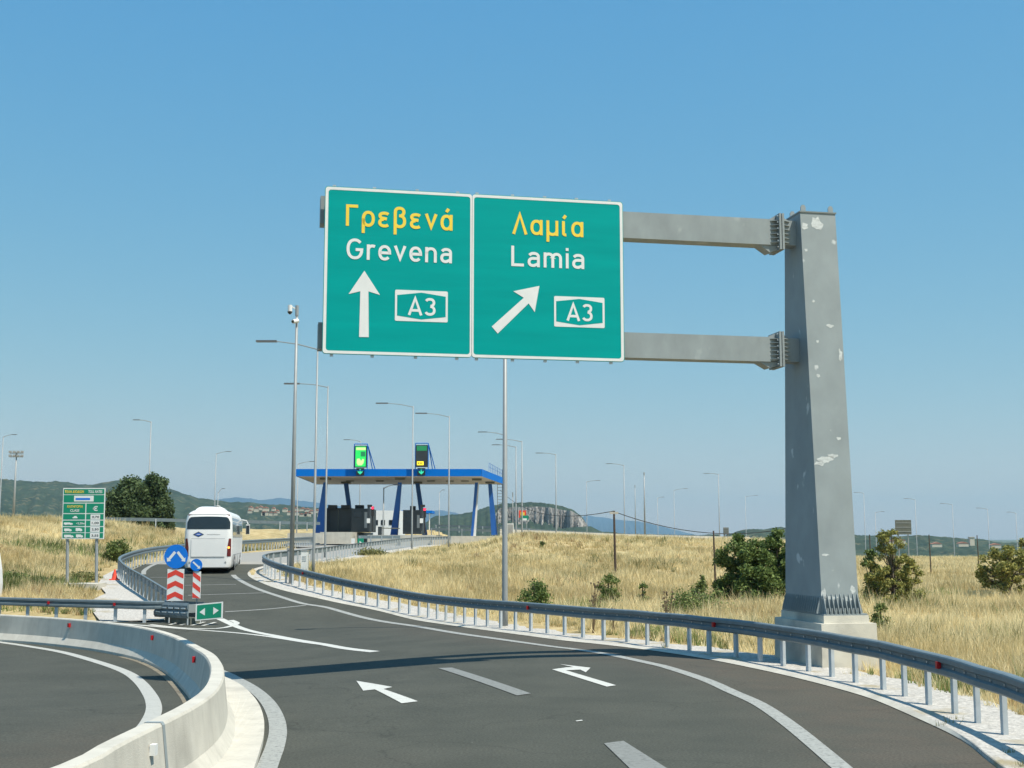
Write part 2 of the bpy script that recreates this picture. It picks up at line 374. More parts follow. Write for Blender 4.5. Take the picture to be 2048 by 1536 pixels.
ROAD = [tuple(p) for p in re_] + [tuple(p) for p in le_] + [(-60, 5), (-20, -8), (3, -8)]
RP = np.array(ROAD); NR = len(re_)
def inside(x, y, poly=RP):
    c = np.zeros(x.shape, bool); n = len(poly)
    for i in range(n):
        x1, y1 = poly[i]; x2, y2 = poly[(i+1) % n]
        k = (y1 > y) != (y2 > y)
        if y1 != y2: c ^= k & (x < (x2-x1)*(y-y1)/(y2-y1)+x1)
    return c
def dist_edges(x, y, pts):
    best = np.full(x.shape, 1e9)
    for i in range(len(pts)-1):
        ax, ay = pts[i]; bx, by = pts[i+1]; dx, dy = bx-ax, by-ay; l = dx*dx+dy*dy+1e-9
        t = np.clip(((x-ax)*dx+(y-ay)*dy)/l, 0, 1)
        best = np.minimum(best, (x-ax-t*dx)**2+(y-ay-t*dy)**2)
    return np.sqrt(best)
REA = np.array([tuple(p) for p in re_][::2]); LEA = np.array([tuple(p) for p in le_][::2])
def T(x, y, raw=False):
    x = np.atleast_1d(np.asarray(x, float)); y = np.atleast_1d(np.asarray(y, float))
    ins = inside(x, y); near = (np.abs(x) < 260) & (y < 400) & (y > -60)
    dr = np.full(x.shape, 200.0); dl = np.full(x.shape, 200.0)
    dr[near] = dist_edges(x[near], y[near], REA); dl[near] = dist_edges(x[near], y[near], LEA)
    d = np.minimum(dr, dl); base = G(x, y)
    yy = np.maximum(y, 1.0); a = x/yy
    crest = np.interp(a, [0, .02, .11, .16, .22, .26], [2.95, 2.98, 2.6, 2.42, 2.2, 1.9])
    right = sstep(48, 100, y)*crest
    w1 = sstep(-.05, .012, a); Rr = base*(1-w1)+right*w1
    low = .0 + .1*sstep(40, 90, y) - .75*sstep(120, 230, y)
    w2 = sstep(.215, .265, a); Rr = Rr*(1-w2)+low*w2
    left = base + sstep(1, 22, dl)*sstep(54, 82, y)*(4.25-base)
    t = np.where((dl < dr) | (a < -.2), left, Rr)
    h0 = .12*np.sin(x*.31+1)*np.sin(y*.23)+.07*np.sin(x*.9+y*.7)+.04*np.sin(x*2.1-y*1.3)
    t = t + h0*sstep(2, 9, d)*(1-sstep(150, 300, y))
    t = np.where(ins, base-.14, t - .14 + .12*sstep(.9, 1.5, d))
    fall = sstep(235, 430, y)
    t = t*(1-fall) + (-15)*fall
    return t
def Tz(x, y): return float(T([x], [y])[0])

# ------------------------------------------------------------------ terrain
rings = [1.5]
while rings[-1] < 14000: rings.append(rings[-1]*(1.022 if rings[-1] < 300 else 1.08))
angs = list(np.radians(np.concatenate([np.arange(-32, 32.01, .3), np.arange(40, 328, 8)])))
rr_, aa_ = np.meshgrid(rings, angs, indexing='ij')
X = (rr_*np.sin(aa_)).ravel(); Y = (rr_*np.cos(aa_)).ravel()
tz = T(X, Y)
nR, nA = len(rings), len(angs)
vs_ = [(0, 0, -.14)]+list(zip(X.tolist(), Y.tolist(), tz.tolist())); fs_ = []
for i in range(nR-1):
    for j in range(nA):
        j2 = (j+1) % nA; fs_.append((1+i*nA+j, 1+(i+1)*nA+j, 1+(i+1)*nA+j2, 1+i*nA+j2))
for j in range(nA): fs_.append((0, 1+j, 1+(j+1) % nA))
mb = MB(); mb.v = [Vector(v) for v in vs_]; mb.f = fs_
tag(mb.build('ground', 'ground', smooth=True), 'dry straw coloured field and embankments around the ramp', kind='structure')

# ------------------------------------------------------------------ surface sheets laid on G
def sheet(name, poly, dz, m, grid=1.0, parent=None, dust=False, far=2.5, zf=None):
    q = []
    for i in range(len(poly)):
        a, b = poly[i], poly[(i+1) % len(poly)]; L = math.hypot(b[0]-a[0], b[1]-a[1]); k = max(1, int(L/.5)) if L < 40 else 1
        q += [(a[0]+(b[0]-a[0])*j/k, a[1]+(b[1]-a[1])*j/k) for j in range(k)]
    P = np.array(q, float)
    (x0, y0), (x1, y1) = P.min(0), P.max(0)
    gx = []
    if grid:
        ys = np.arange(y0+grid*.5, y1, grid); xs = np.arange(x0+grid*.5, x1, grid)
        A, B = np.meshgrid(xs, ys); A = A.ravel(); B = B.ravel()
        k = inside(A, B, P); A, B = A[k], B[k]
        cl = np.concatenate([P, P[:1]]); k = dist_edges(A, B, cl) > grid*.3; A, B = A[k], B[k]
        gx = list(zip(A.tolist(), B.tolist()))
    vv = [Vector(p) for p in P.tolist()]+[Vector(p) for p in gx]; n = len(P)
    ov, oe, of, *_ = delaunay_2d_cdt(vv, [(i, (i+1) % n) for i in range(n)], [], 1, 1e-6)
    xx = np.array([v.x for v in ov]); yy = np.array([v.y for v in ov])
    zz = (zf or G)(xx, yy)+dz
    mb = MB(); mb.v = [Vector(t) for t in zip(xx.tolist(), yy.tolist(), zz.tolist())]; mb.f = [tuple(f) for f in of]
    o = mb.build(name, m, parent, smooth=True)
    me = o.data
    if me.polygons and sum(p.normal.z for p in me.polygons[:20]) < 0: me.flip_normals()
    if dust:
        d1 = dist_edges(xx, yy, REA); v = sstep(3.3, 1.2, -d1*-1) if False else (1-sstep(.9, 3.4, d1))*(1-sstep(28, 60, yy))
        cx = (xx+1.6)/1.3; v = np.maximum(v, .8*np.exp(-cx*cx)*(1-sstep(10, 19, yy))); v = np.maximum(v, .75*np.exp(-((xx+5.6)/1.4)**2)*(1-sstep(16, 24, yy)))
        at_ = me.attributes.new('dust', 'FLOAT', 'POINT'); at_.data.foreach_set('value', v.astype(np.float32))
    return o
tag(sheet('road', ROAD, 0.0, 'asphalt', .6, dust=True), 'dark asphalt of the curving slip road with its roundabout arm', kind='structure')
def offset(path, o):
    out = []
    for i, p in enumerate(path):
        d = (path[min(i+1, len(path)-1)]-path[max(i-1, 0)]).normalized(); out.append(p+Vector((d.y, -d.x))*o)
    return out
def ribbon(name, path, o0, o1, dz0, dz1, m, kind='structure', label=None, cap=None, parent=None):
    A = offset(path, o0); B = offset(path, o1); mb = MB()
    for i in range(len(path)):
        a, b = A[i], B[i]
        mb.v += [Vector((a.x, a.y, float(G(a.x, a.y))+dz0)), Vector((b.x, b.y, float(G(b.x, b.y))+dz1))]
    for i in range(len(path)-1): mb.f.append((2*i, 2*i+1, 2*i+3, 2*i+2))
    o = mb.build(name, m, parent, smooth=True)
    if o.data.polygons[0].normal.z < 0: o.data.flip_normals()
    if kind: tag(o, label, kind=kind)
    return o
# gravel verges: the right one follows the whole outer edge, the left one the inner edge
def verge(name, path, width, label, sgn):
    mb = MB(); prof = [(0, -.05), (.02, .05), (.13, .055), (.14, .035), (width*.8, .045), (width, .02), (width+.25, -.16)]
    n = len(prof); offs = [offset(path, sgn*o) for o, _ in prof]
    for i in range(len(path)):
        for k, (o, dz) in enumerate(prof):
            p = offs[k][i]; mb.v.append(Vector((p.x, p.y, float(G(p.x, p.y))+dz+(.02*math.sin(i*1.7+k) if 3 < k < 6 else 0))))
    for i in range(len(path)-1):
        for k in range(n-1): mb.f.append((i*n+k, i*n+k+1, (i+1)*n+k+1, (i+1)*n+k))
    o = mb.build(name, 'gravel', smooth=False); return tag(o, label, kind='structure')
re_f = smooth([tuple(p) for p in re_[:len(re_)-12]], .7)
verge('gravel_verge', re_f, 1.75, 'white gravel strip under the right guardrail', 1)
# direction of re_: starts near the camera and goes away with the road on its left
# kerb line (thin white concrete strip), part of the verge look
kp = [p for p in re_f if p.y < 75]; ki = offset(kp, .03); kb = MB()
for i, p in enumerate(kp):
    wk_ = .12*float(sstep(16.5, 21.5, p.y))-.02; d_ = (kp[min(i+1, len(kp)-1)]-kp[max(i-1, 0)]).normalized(); q_ = p+Vector((d_.y, -d_.x))*(-wk_)
    kb.v += [Vector((q_.x, q_.y, float(G(q_.x, q_.y))+.012)), Vector((ki[i].x, ki[i].y, float(G(ki[i].x, ki[i].y))+.056))]
for i in range(len(kp)-1): kb.f.append((2*i+2, 2*i+3, 2*i+1, 2*i))
ko = kb.build('kerb_strip', 'concrete', smooth=True)
if ko.data.polygons[0].normal.z < 0: ko.data.flip_normals()
tag(ko, 'thin pale concrete strip along the asphalt edge', kind='structure')
GORE_PX = [(352, 1236), (325, 1219), (292, 1199), (266, 1181), (250, 1166), (249, 1152), (262, 1140), (246, 1136), (228, 1142), (206, 1153), (196, 1170), (212, 1188), (186, 1200), (150, 1212), (185, 1224), (200, 1243), (260, 1243), (330, 1242)]
gore = [tuple(hit(a, b).xy) for a, b in GORE_PX]
tag(sheet('gravel_nose', gore, .035, 'gravel', .8), 'pale concrete and gravel nose between the two left rails', kind='structure')

# ------------------------------------------------------------------ markings
def line(name, pxs, width, m='paint', label=None, dz=.010, step=.4, plan=None):
    path = plan or pxcurve(pxs, step); return ribbon(name, path, -width/2, width/2, dz, dz, m, label=label)
line('edge_line', [(1712, 1560), (1683, 1536), (1629, 1490), (1574, 1446), (1519, 1409), (1464, 1384), (1410, 1360), (1337, 1336), (1300, 1327), (1215, 1309), (1150, 1299), (1078, 1290), (942, 1271), (805, 1249), (668, 1219), (600, 1206), (534, 1185), (495, 1169), (474, 1157), (466, 1150)], .26, 'paint_worn', 'worn white right edge line of the slip road')
line('left_edge_line', [(525, 1560), (540, 1520), (550, 1494), (556, 1462), (550, 1431), (531, 1400), (500, 1374), (466, 1355), (440, 1343), (405, 1330)], .26, 'paint_worn', 'pale line beside the concrete apron')
line('inner_edge_line', [(150, 1560), (230, 1500), (280, 1465), (300, 1441), (308, 1416), (300, 1391), (281, 1366), (250, 1344), (187, 1322), (125, 1305), (62, 1294), (0, 1285), (-120, 1270)], .27, 'paint_mid', 'white edge line of the roundabout arm left of the barrier')
line('lane_line', [(750, 1304), (690, 1297), (640, 1288), (560, 1274), (500, 1262), (453, 1244), (440, 1238)], .30, 'paint', 'thick white line running back from the gore')
line('gore_line', [(640, 1289), (560, 1277), (500, 1269), (420, 1262), (340, 1256), (270, 1250), (200, 1245)], .2, 'paint', 'white line on the near side of the gore', dz=.012)
line('gore_loop_line', [(180, 1245), (280, 1242), (330, 1240)], .2, 'paint', 'white line at the foot of the left guardrail', dz=.012)
line('gore_tip_line', [(300, 1250), (370, 1257), (430, 1258), (462, 1253), (474, 1247), (462, 1241)], .22, 'paint', 'white curved line round the crash cushion', dz=.016)
line('far_edge_line', [(287, 1149), (290, 1140), (310, 1129), (345, 1122), (400, 1116)], .25, 'paint_worn', 'white line on the left loop behind the signs')
for i, (a, lw) in enumerate([([(368, 1171), (472, 1169)], .10), ([(376, 1191), (528, 1186)], .12), ([(450, 1224), (530, 1219), (612, 1211)], .14), ([(300, 1155), (372, 1155)], .10)]):
    line('rumble_line', a, lw, 'paint_worn', ('thin transverse white line behind the striped posts', 'thin transverse white line nearer than the bus shadow', 'nearest thin transverse line right of the green arrow board', 'short transverse line on the left loop')[i])
def flat_poly(name, pxs, m, label, dz=.011):
    pl = [tuple(hit(a, b).xy) for a, b in pxs]; return tag(sheet(name, pl, dz, m, .4), label, kind='structure')
flat_poly('lane_dash', [(876, 1337), (904, 1336), (1062, 1388), (1034, 1392)], 'paint_faint', 'faded lane dash between the two arrows')
flat_poly('lane_dash', [(1208, 1488), (1247, 1483), (1345, 1545), (1282, 1560)], 'paint_faint', 'faded lane dash at the bottom of the view')
Zx = lambda x, y: (600+x*.3418, 1150+y*.3418)
flat_poly('straight_arrow_marking', [Zx(330, 622), Zx(540, 658), Zx(488, 670), Zx(690, 742), Zx(595, 754), Zx(438, 672), Zx(370, 680)], 'paint', 'white straight ahead arrow painted on the left lane')
flat_poly('turn_arrow_marking', [Zx(1475, 555), Zx(1560, 543), Zx(1600, 541), Zx(1518, 524), Zx(1700, 545), Zx(1672, 572), Zx(1640, 556), Zx(1555, 560), Zx(1850, 648), Zx(1795, 656)], 'paint', 'white right turn arrow painted on the right lane')
flat_poly('paint_fleck', [Zx(1612, 856), Zx(1650, 851), Zx(1655, 856), Zx(1620, 860)], 'paint', 'small white fleck on the asphalt')
# gore hatching
for k in range(4):
    a = (365+k*22, 1243.5+k*.6); line('gore_hatch', [(a[0]-26, a[1]+7), a], .14, 'paint', 'short hatch bar under the crash cushion number %s' % ('one', 'two', 'three', 'four')[k] if False else 'short white hatch bar inside the gore', dz=.02)

# ------------------------------------------------------------------ concrete barrier and apron
BH = .84
top_px = [(-160, 1221), (-60, 1225), (0, 1229), (90, 1234), (180, 1241), (250, 1249), (312, 1260), (370, 1281), (410, 1303), (431, 1325), (433, 1352), (418, 1380), (380, 1408), (330, 1434), (230, 1482), (110, 1540)]
bar = smooth([hit(a, b, BH).xy for a, b in top_px]+[(-4.6, 7.4), (-5.6, 5.0)], .5)
bar = [Vector(p) for p in bar]
def G3(p, dz=0): return Vector((p.x, p.y, float(G(p.x, p.y))+dz))
bt = thing('concrete_barrier', G3(bar[len(bar)//2]), 'long pale concrete barrier curving between the two roadways', 'barrier')
prof = [(-.30, -.1), (-.30, .07), (-.17, .26), (-.105, BH-.03), (-.085, BH), (.085, BH), (.105, BH-.03), (.17, .26), (.30, .07), (.30, -.1), (-.30, -.1)]
# joints by photographed position
Lb = [0]
for a, b in zip(bar, bar[1:]): Lb.append(Lb[-1]+(b-a).length)
joint = min(range(len(bar)), key=lambda i: abs(proj(G3(bar[i], BH))[0]-318)+(0 if proj(G3(bar[i], BH))[1] > 1400 else 1e4))
cuts = sorted(set([0, joint, len(bar)-1]+[joint-16*k for k in range(1, 8) if joint-16*k > 3]+[joint+12] ))
cuts = [c for c in cuts if c < len(bar)]
for a, b in zip(cuts, cuts[1:]):
    seg = [G3(p) for p in bar[a:b+1]]
    if len(seg) < 2: continue
    d0 = (seg[1]-seg[0]).normalized(); d1 = (seg[-1]-seg[-2]).normalized(); seg[0] = seg[0]+d0*.008; seg[-1] = seg[-1]-d1*.008
    MB().sweep(seg, prof).build('barrier_segment', 'concrete', bt)
# steel cover plate over the near joint
jd = (bar[joint+1]-bar[joint-1]).normalized()
seg = [G3(bar[joint]-jd*.045), G3(bar[joint]+jd*.045)]
MB().sweep(seg, [(o*1.03, z+(.006 if z > .5 else 0)) for o, z in prof[1:9]], cap=False).build('joint_cover', 'galv', bt)
def near_i(path, px, dz, lo=None):
    c = [i for i in range(len(path)) if lo is None or lo(proj(G3(path[i], dz)))]
    return min(c, key=lambda i: abs(proj(G3(path[i], dz))[0]-px))
# reflectors: red on the far (left) face, white on the road face
for px, up in ((-60, 1), (141, 1), (313, 1), (404, 1)):
    i = near_i(bar, px, .62, lambda q: q[1] < 1345)
    p = bar[i]; d = (bar[i+1]-bar[i-1]).normalized(); nrm = Vector((d.y, -d.x, 0)); c = G3(p, .66)+nrm*.16
    dd = Vector((d.x, d.y, 0)); MB().frame_box(c, dd, nrm, Z, .05, .03, .06).build('red_reflector', 'red', bt)
for px, py in ((440, 1337), (288, 1503)):
    c = [i for i in range(1, len(bar)-1) if (proj(G3(bar[i], .6))[1] > 1400) == (py > 1400)]
    i = min(c, key=lambda i: abs(proj(G3(bar[i], .6))[0]-px) + abs(proj(G3(bar[i], .6))[1]-py))
    p = bar[i]; d = (bar[i+1]-bar[i-1]).normalized(); nrm = Vector((-d.y, d.x, 0)); dd = Vector((d.x, d.y, 0))
    # road side is to the left of travel (travel comes towards the camera)
    c = G3(p, .64)+nrm*.16
    m_ = MB().frame_box(c, dd, nrm, Z, .045, .03, .055); m_.build('white_reflector', 'sign_white', bt)
# drain cut-outs with dirt at the inner foot: dark rubble strip
foot = [p for p in bar if p.y < 36]
ribbon('barrier_foot_dirt', foot, .30, .45, .006, .006, 'soil', label='dirt gathered along the inner foot of the barrier')
ap_out = [(428, 1352), (462, 1366), (490, 1384), (515, 1413), (527, 1445), (528, 1478), (520, 1512), (505, 1560)]
ap_o = pxcurve(ap_out, .6)
b_in = [Vector(p) for p in bar if p.y < 22.5]
b_in = offset(b_in, -.27)
apron = thing('concrete_apron', G3(ap_o[0]), 'cream concrete slab strip between barrier and left edge line', 'kerb')
# slabs between inner (barrier foot) and outer curve
def resamp(path, n):
    L = [0]
    for a, b in zip(path, path[1:]): L.append(L[-1]+(b-a).length)
    res = []; j = 0
    for i in range(n+1):
        s = L[-1]*i/n
        while j < len(L)-2 and L[j+1] < s: j += 1
        t = (s-L[j])/max(1e-9, L[j+1]-L[j]); res.append(path[j].lerp(path[j+1], min(1, t)))
    return res
b_in = [p for p in b_in if p.y > ap_o[-1].y-.4]
NS = 10; A = resamp(b_in, NS*4); B = resamp(ap_o, NS*4)
for k in range(NS):
    m_ = MB(); idx = range(k*4, k*4+5); top = [G3(A[i], .10) for i in idx]+[G3(B[i], .085) for i in reversed(idx)]
    c = sum(top, Vector())/len(top); top = [c+(p-c)*.992 for p in top]
    m_.prism([p-Vector((0, 0, .2)) for p in top], (0, 0, .2)); m_.build('slab', 'concrete', apron)
# apron becomes structure-like paving; keep it a thing of its own

# ------------------------------------------------------------------ gantry
g_ = Vector((.981, .193, 0)).normalized(); b_ = Vector((-.193, .981, 0)).normalized()
P0 = hit(1645, 1340)
PC = P0 + g_*.66 + b_*1.29                                   # pillar centre on the ground
PC.z = -.05
gan = thing('sign_gantry', PC, 'tall tapered galvanised steel cantilever gantry holding the big green sign', 'gantry')
def rect3(c, w_, d_, z): return [Vector((c.x, c.y, z))+g_*(sx*w_/2)+b_*(sy*d_/2) for sx, sy in ((-1, -1), (1, -1), (1, 1), (-1, 1))]
def frustum(c, w0, d0, z0, w1, d1, z1): 
    m_ = MB(); m_.add(rect3(c, w0, d0, z0)+rect3(c, w1, d1, z1), [(3, 2, 1, 0), (4, 5, 6, 7)]+[(i, (i+1) % 4, 4+(i+1) % 4, 4+i) for i in range(4)]); return m_
def zat(px, py, plane_off):                                    # pixel -> point on vertical plane through the pillar axis, shifted by plane_off along b_
    d = ray(px, py); o = Vector((0, 0, CAMZ)); q = PC+b_*plane_off; t = (q-o).dot(b_)/d.dot(b_); return o+d*t
zt = zat(1690, 1247, -1.2).z; zt2 = zat(1690, 1231, -1.1).z
frustum(PC, 1.32, 2.58, -.3, 1.28, 2.52, zt).build('plinth', 'plinth', gan)
frustum(PC, 1.06, 2.30, zt, 1.05, 2.28, zt2).build('plinth_cap', 'plinth', gan)
ztop = zat(1632, 428, -.36).z
zb = zt2+.035
frustum(PC, 1.02, 2.24, zt2, 1.02, 2.24, zb).build('base_plate', 'galv_pillar', gan)
W0, D0, W1, D1 = .86, 1.98, .87, .88
PS = PC-g_*.05
frustum(PS, W0, D0, zb, W1, D1, ztop).build('pillar_shaft', 'galv_pillar', gan)
frustum(PS, W1+.04, D1+.04, ztop, W1+.04, D1+.05, ztop+.03).build('cap_plate', 'galv_pillar', gan)
for sx in (-1, 1):
    c = Vector((PC.x, PC.y, ztop+.12))+g_*(sx*.34)-b_*.3
    m_ = MB().prism([c+g_*(.06*x)+Z*(.1*z) for x, z in ((-1, -1), (1, -1), (1, .5), (.5, 1), (-.5, 1), (-1, .5))], b_*.03); m_.build('lifting_lug', 'galv_pillar', gan)
    c2 = c+b_*.6; MB().prism([c2+g_*(.06*x)+Z*(.1*z) for x, z in ((-1, -1), (1, -1), (1, .5), (.5, 1), (-.5, 1), (-1, .5))], b_*.03).build('lifting_lug', 'galv_pillar', gan)
M['zinc'] = mat('fresh_zinc_smear', (.50, .53, .525), .6, 0, var=.25, scale=9, stretch=(1, 1, 2))
_fp0 = Vector((PS.x, PS.y, zb))-b_*(D0/2); _fp1 = Vector((PS.x, PS.y, ztop))-b_*(D1/2); _fn = g_.cross((_fp1-_fp0).normalized()).normalized()
if _fn.y > 0: _fn = -_fn
_rz = random.Random(12); _fu = (_fp1-_fp0).normalized()
for px, py, rx, ry in ((1652, 918, 20, 8), (1640, 927, 14, 5), (1664, 912, 12, 6), (1661, 652, 9, 4), (1635, 683, 3.5, 3.5), (1636, 751, 5, 4), (1681, 712, 4.5, 16), (1677, 877, 4.5, 4), (1634, 448, 13, 16), (1610, 452, 7, 8), (1627, 602, 3, 3), (1706, 1180, 7, 9), (1662, 1196, 20, 5), (1694, 1198, 14, 5), (1648, 1190, 6, 14), (1650, 1110, 9, 3), (1612, 500, 4, 3)):
    d_ = ray(px, py); t0_ = (_fp0-Vector((0, 0, CAMZ))).dot(_fn)/d_.dot(_fn); c_ = Vector((0, 0, CAMZ))+d_*t0_; k_ = t0_/F*CP
    pl = [c_+_fn*.003+(g_*math.cos(a)*rx+_fu*math.sin(a)*ry)*k_*_rz.uniform(.55, 1.15) for a in (2*math.pi*i/14 for i in range(14))]
    MB().prism(pl, -_fn*.002).build('zinc_patch', 'zinc', gan)
# stiffener fins around the base
def fin(c, outd, tang, h=.42, d=.17, th=.012, parent=gan, name='base_fin'):
    m_ = MB(); pl = [c-tang*th/2, c+outd*d-tang*th/2, c+outd*d+Z*.05-tang*th/2, c+outd*.02+Z*h-tang*th/2, c+Z*h-tang*th/2]
    m_.prism(pl, tang*th); return m_.build(name, 'galv_pillar', parent)
base = Vector((PS.x, PS.y, zb))
for k in range(9):
    s = -.40+.8*k/8; fin(base+g_*s-b_*(D0/2-.03), -b_, g_)
    fin(base+g_*s+b_*(D0/2-.03), b_, g_)
for k in range(17):
    s = -.92+1.84*k/16; fin(base+b_*s-g_*(W0/2-.0), -g_, b_, .36, .11)
    fin(base+b_*s+g_*(W0/2-.0), g_, b_, .36, .11)
bolts = MB()
for k in range(8):
    s = -.35+.7*k/7; c = base+g_*s-b_*(D0/2+.09); bolts.tube([c, c+Z*.12], .022, 6)
for k in range(16):
    s = -.86+1.72*k/15; c = base+b_*s-g_*(W0/2+.05); bolts.tube([c, c+Z*.12], .02, 6)
o = bolts.build('anchor_bolts', 'galv', gan); o['kind'] = 'stuff'
# arms: front face plane at -.2
def arm(yt_l, yb_l, px_l, yt_r, yb_r, px_r, flange_t, flange_b, low):
    a0 = zat(px_l, yt_l, -.2); a1 = zat(px_r, yt_r, -.2); c0 = zat(px_l, yb_l, -.2); c1 = zat(px_r, yb_r, -.2)
    z1 = (a1.z+a0.z)/2; z0 = (c0.z+c1.z)/2
    L0 = (zat(641, 420, -.2)-PC).dot(g_)
    L1 = (zat(1541, yt_r, -.2)-PC).dot(g_)
    ctr = lambda s, z: Vector((PC.x, PC.y, 0))+g_*s+Z*z
    armh = (z1-z0)/2; m_ = MB(); s0, s1 = L0, L1
    m_.frame_box(ctr((s0+s1)/2, (z0+z1)/2), g_, b_, Z, (s1-s0)/2, .2, armh); m_.build('arm', 'galv', gan)
    # haunch below the arm near the flange
    hh = low
    for y_ in (0,):
        poly = [ctr(s1-.28, z0)-b_*.16, ctr(s1+.20, z0)-b_*.16, ctr(s1+.20, z0-hh*.55)-b_*.16, ctr(s1-.02, z0-hh)-b_*.16]
        MB().prism(poly, b_*.32).build('arm_haunch', 'galv', gan)
    fz0, fz1 = z0-.12, z1+.12
    sf = s1+.19
    MB().frame_box(ctr(s1+.10, (z0+z1)/2), g_, b_, Z, .10, .19, armh-.01).build('arm_root', 'galv', gan)
    for q in (0, 1):
        MB().frame_box(ctr(sf+q*.07, (fz0+fz1)/2), g_, b_, Z, .025, .32, (fz1-fz0)/2).build('flange', 'galv', gan)
    # horizontal stiffener fins on the front of both sides of the flange
    nf = 6
    for k in range(nf):
        z = z0+.05+(z1-z0-.1)*k/(nf-1)
        for sg in (-1, 1):
            for fb in (-1, 1):
                c = ctr(sf+.035, z); x0 = sg*.05; x1 = sg*.24
                pl = [c+g_*x0+b_*fb*.19, c+g_*x1+b_*fb*.19, c+g_*x1+b_*fb*.205, c+g_*x0+b_*fb*.31]
                MB().prism(pl, Z*.014).build('flange_fin', 'galv', gan)
    # vertical fins above and below
    for k in range(3):
        for sg in (-1, 1):
            c = ctr(sf+.035, z1)+b_*(-.12+.12*k); pl = [c+g_*sg*.06, c+g_*sg*.26, c+g_*sg*.06+Z*.11]
            MB().prism(pl, b_*.014).build('flange_fin', 'galv', gan)
    # stub from flange to pillar
    st = ctr(0, (z0+z1)/2); s2 = -.36
    MB().frame_box(ctr((sf+.09+s2)/2, (z0+z1)/2), g_, b_, Z, (s2-sf-.09)/2, .19, armh-.012).build('pillar_stub', 'galv', gan)
    bl = MB()
    for k in range(6):
        c = ctr(sf+.1, fz0+.06+(fz1-fz0-.12)*k/5)-b_*.28; bl.tube([c-g_*.17, c], .018, 6)
    oo = bl.build('flange_bolts', 'alu', gan); oo['kind'] = 'stuff'
    return z0, z1, L0
U = arm(421, 476, 1250, 438, 487, 1500, 0, 0, .17)
Lw = arm(663, 713, 1252, 674, 724, 1500, 0, 0, .14)
# weld band patch on the upper arm
pw = zat(1412, 445, -.2); 
# ------------------------------------------------------------------ big sign
SO = -.42                                                     # sign face plane offset
def S(px, py, o=0.0): return zat(px, py, SO) - b_*o
def Sz(x, y): return (620+x*.3125, 350+y*.3125)              # zoomed crop -> photo px
corners = [S(649.5, 371.5), S(1245.5, 404), S(1249, 724.5), S(645, 707)]
def s_of(p): return (p-PC).dot(g_)
sl_ = (s_of(corners[0])+s_of(corners[3]))/2; sr_ = (s_of(corners[1])+s_of(corners[2]))/2
ztop_s = (corners[0].z+corners[1].z)/2; zbot_s = (corners[2].z+corners[3].z)/2
def SP_(s, z, o=0.0): return Vector((PC.x, PC.y, 0))+g_*s+b_*(SO-o)+Z*z
smid = s_of(S(943.8, 550))
sign = thing('direction_sign', SP_(smid, zbot_s), 'large green overhead motorway sign for Grevena and Lamia', 'road sign')
def rrect(s0, z0, s1, z1, r, o, n=5):
    pts = []
    for cx, cz, a0 in ((s1-r, z1-r, 0), (s0+r, z1-r, 90), (s0+r, z0+r, 180), (s1-r, z0+r, 270)):
        for k in range(n+1):
            a = R(a0+90*k/n); pts.append(SP_(cx+r*math.cos(a), cz+r*math.sin(a), o))
    return pts
def plate(s0, z0, s1, z1, r, o, th, name, m, par=None):
    mb_ = MB(); mb_.prism(rrect(s0, z0, s1, z1, r, o), b_*th); return mb_.build(name, m, par or sign)
cen = (smid, (ztop_s+zbot_s)/2)
gap = .006; pz0, pz1 = zbot_s, ztop_s
panels = []
for (a, b) in ((sl_, smid-gap/2), (smid+gap/2, sr_)):
    pn = plate(a, pz0, b, pz1, .07, 0.0, .03, 'panel', 'teal')
    # white border as a closed frame
    m_ = MB(); A_ = rrect(a+(.012 if a == sl_ else .001), pz0+.012, b-(.012 if b == sr_ else .001), pz1-.012, .06, .004); w__ = .052 if True else 0
    ea, eb = a+.012+(.062 if a == sl_ else .026), b-.012-(.062 if b == sr_ else .026)
    B_ = rrect(ea, pz0+.072, eb, pz1-.072, .06, .004); n_ = len(A_)
    m_.add(A_+B_, [(i, (i+1) % n_, n_+(i+1) % n_, n_+i) for i in range(n_)]); m_.build('border', 'sign_white', pn)
    panels.append(pn)
# stiffener rails at the back with little clips above the top edge
for k in range(9):
    s = sl_+(sr_-sl_)*((.03, .16, .30, .435, .49+.01, .62, .73, .84, .955)[k])
    MB().frame_box(SP_(s, (pz0+pz1)/2, -.055), g_, b_, Z, .035, .022, (pz1-pz0)/2+.045).build('backing_rail', 'alu', sign)
for arm_ in (U, Lw):
    for s in (sl_+.5, sl_+2.2, sl_+4.2, sr_-.5):
        MB().frame_box(SP_(s, (arm_[0]+arm_[1])/2, -.11), g_, b_, Z, .05, .035, (arm_[1]-arm_[0])/2+.06).build('clamp', 'alu', sign)
# lettering -------------------------------------------------
t_ = .145; m0 = t_/2; xh = .74
def arc(cx, cy, rx, ry, a0, a1, n=14, p=.9):
    out = []
    for k in range(n+1):
        a = R(a0+(a1-a0)*k/n); c, s = math.cos(a), math.sin(a)
        out.append((cx+rx*math.copysign(abs(c)**p, c), cy+ry*math.copysign(abs(s)**p, s)))
    return out
GL = {}
GL['L'] = ([[(m0, 1), (m0, m0), (.54, m0)]], .56)
GL['a'] = ([[(.08, .57)]+arc(.27, .50, .19, xh-.5-m0+.0, 140, 0)+[(.46, 0)], [(.46, .42), (.26, .42)]+arc(.24, .245, .172, .175, 90, 270)+[(.28, m0)]+[(.46, .17)]], .54)
GL['e'] = ([[(.075, .37), (.49, .37)]+arc(.285, .37, .215, .302, 0, 318, 22)], .56)
GL['v'] = ([[(.05, xh), (.265, .115), (.48, xh)]], .53)
GL['n'] = ([[(m0, 0), (m0, xh)], [(m0, .44)]+arc(.265, .44, .195, .23, 180, 0)+[(.46, 0)]], .54)
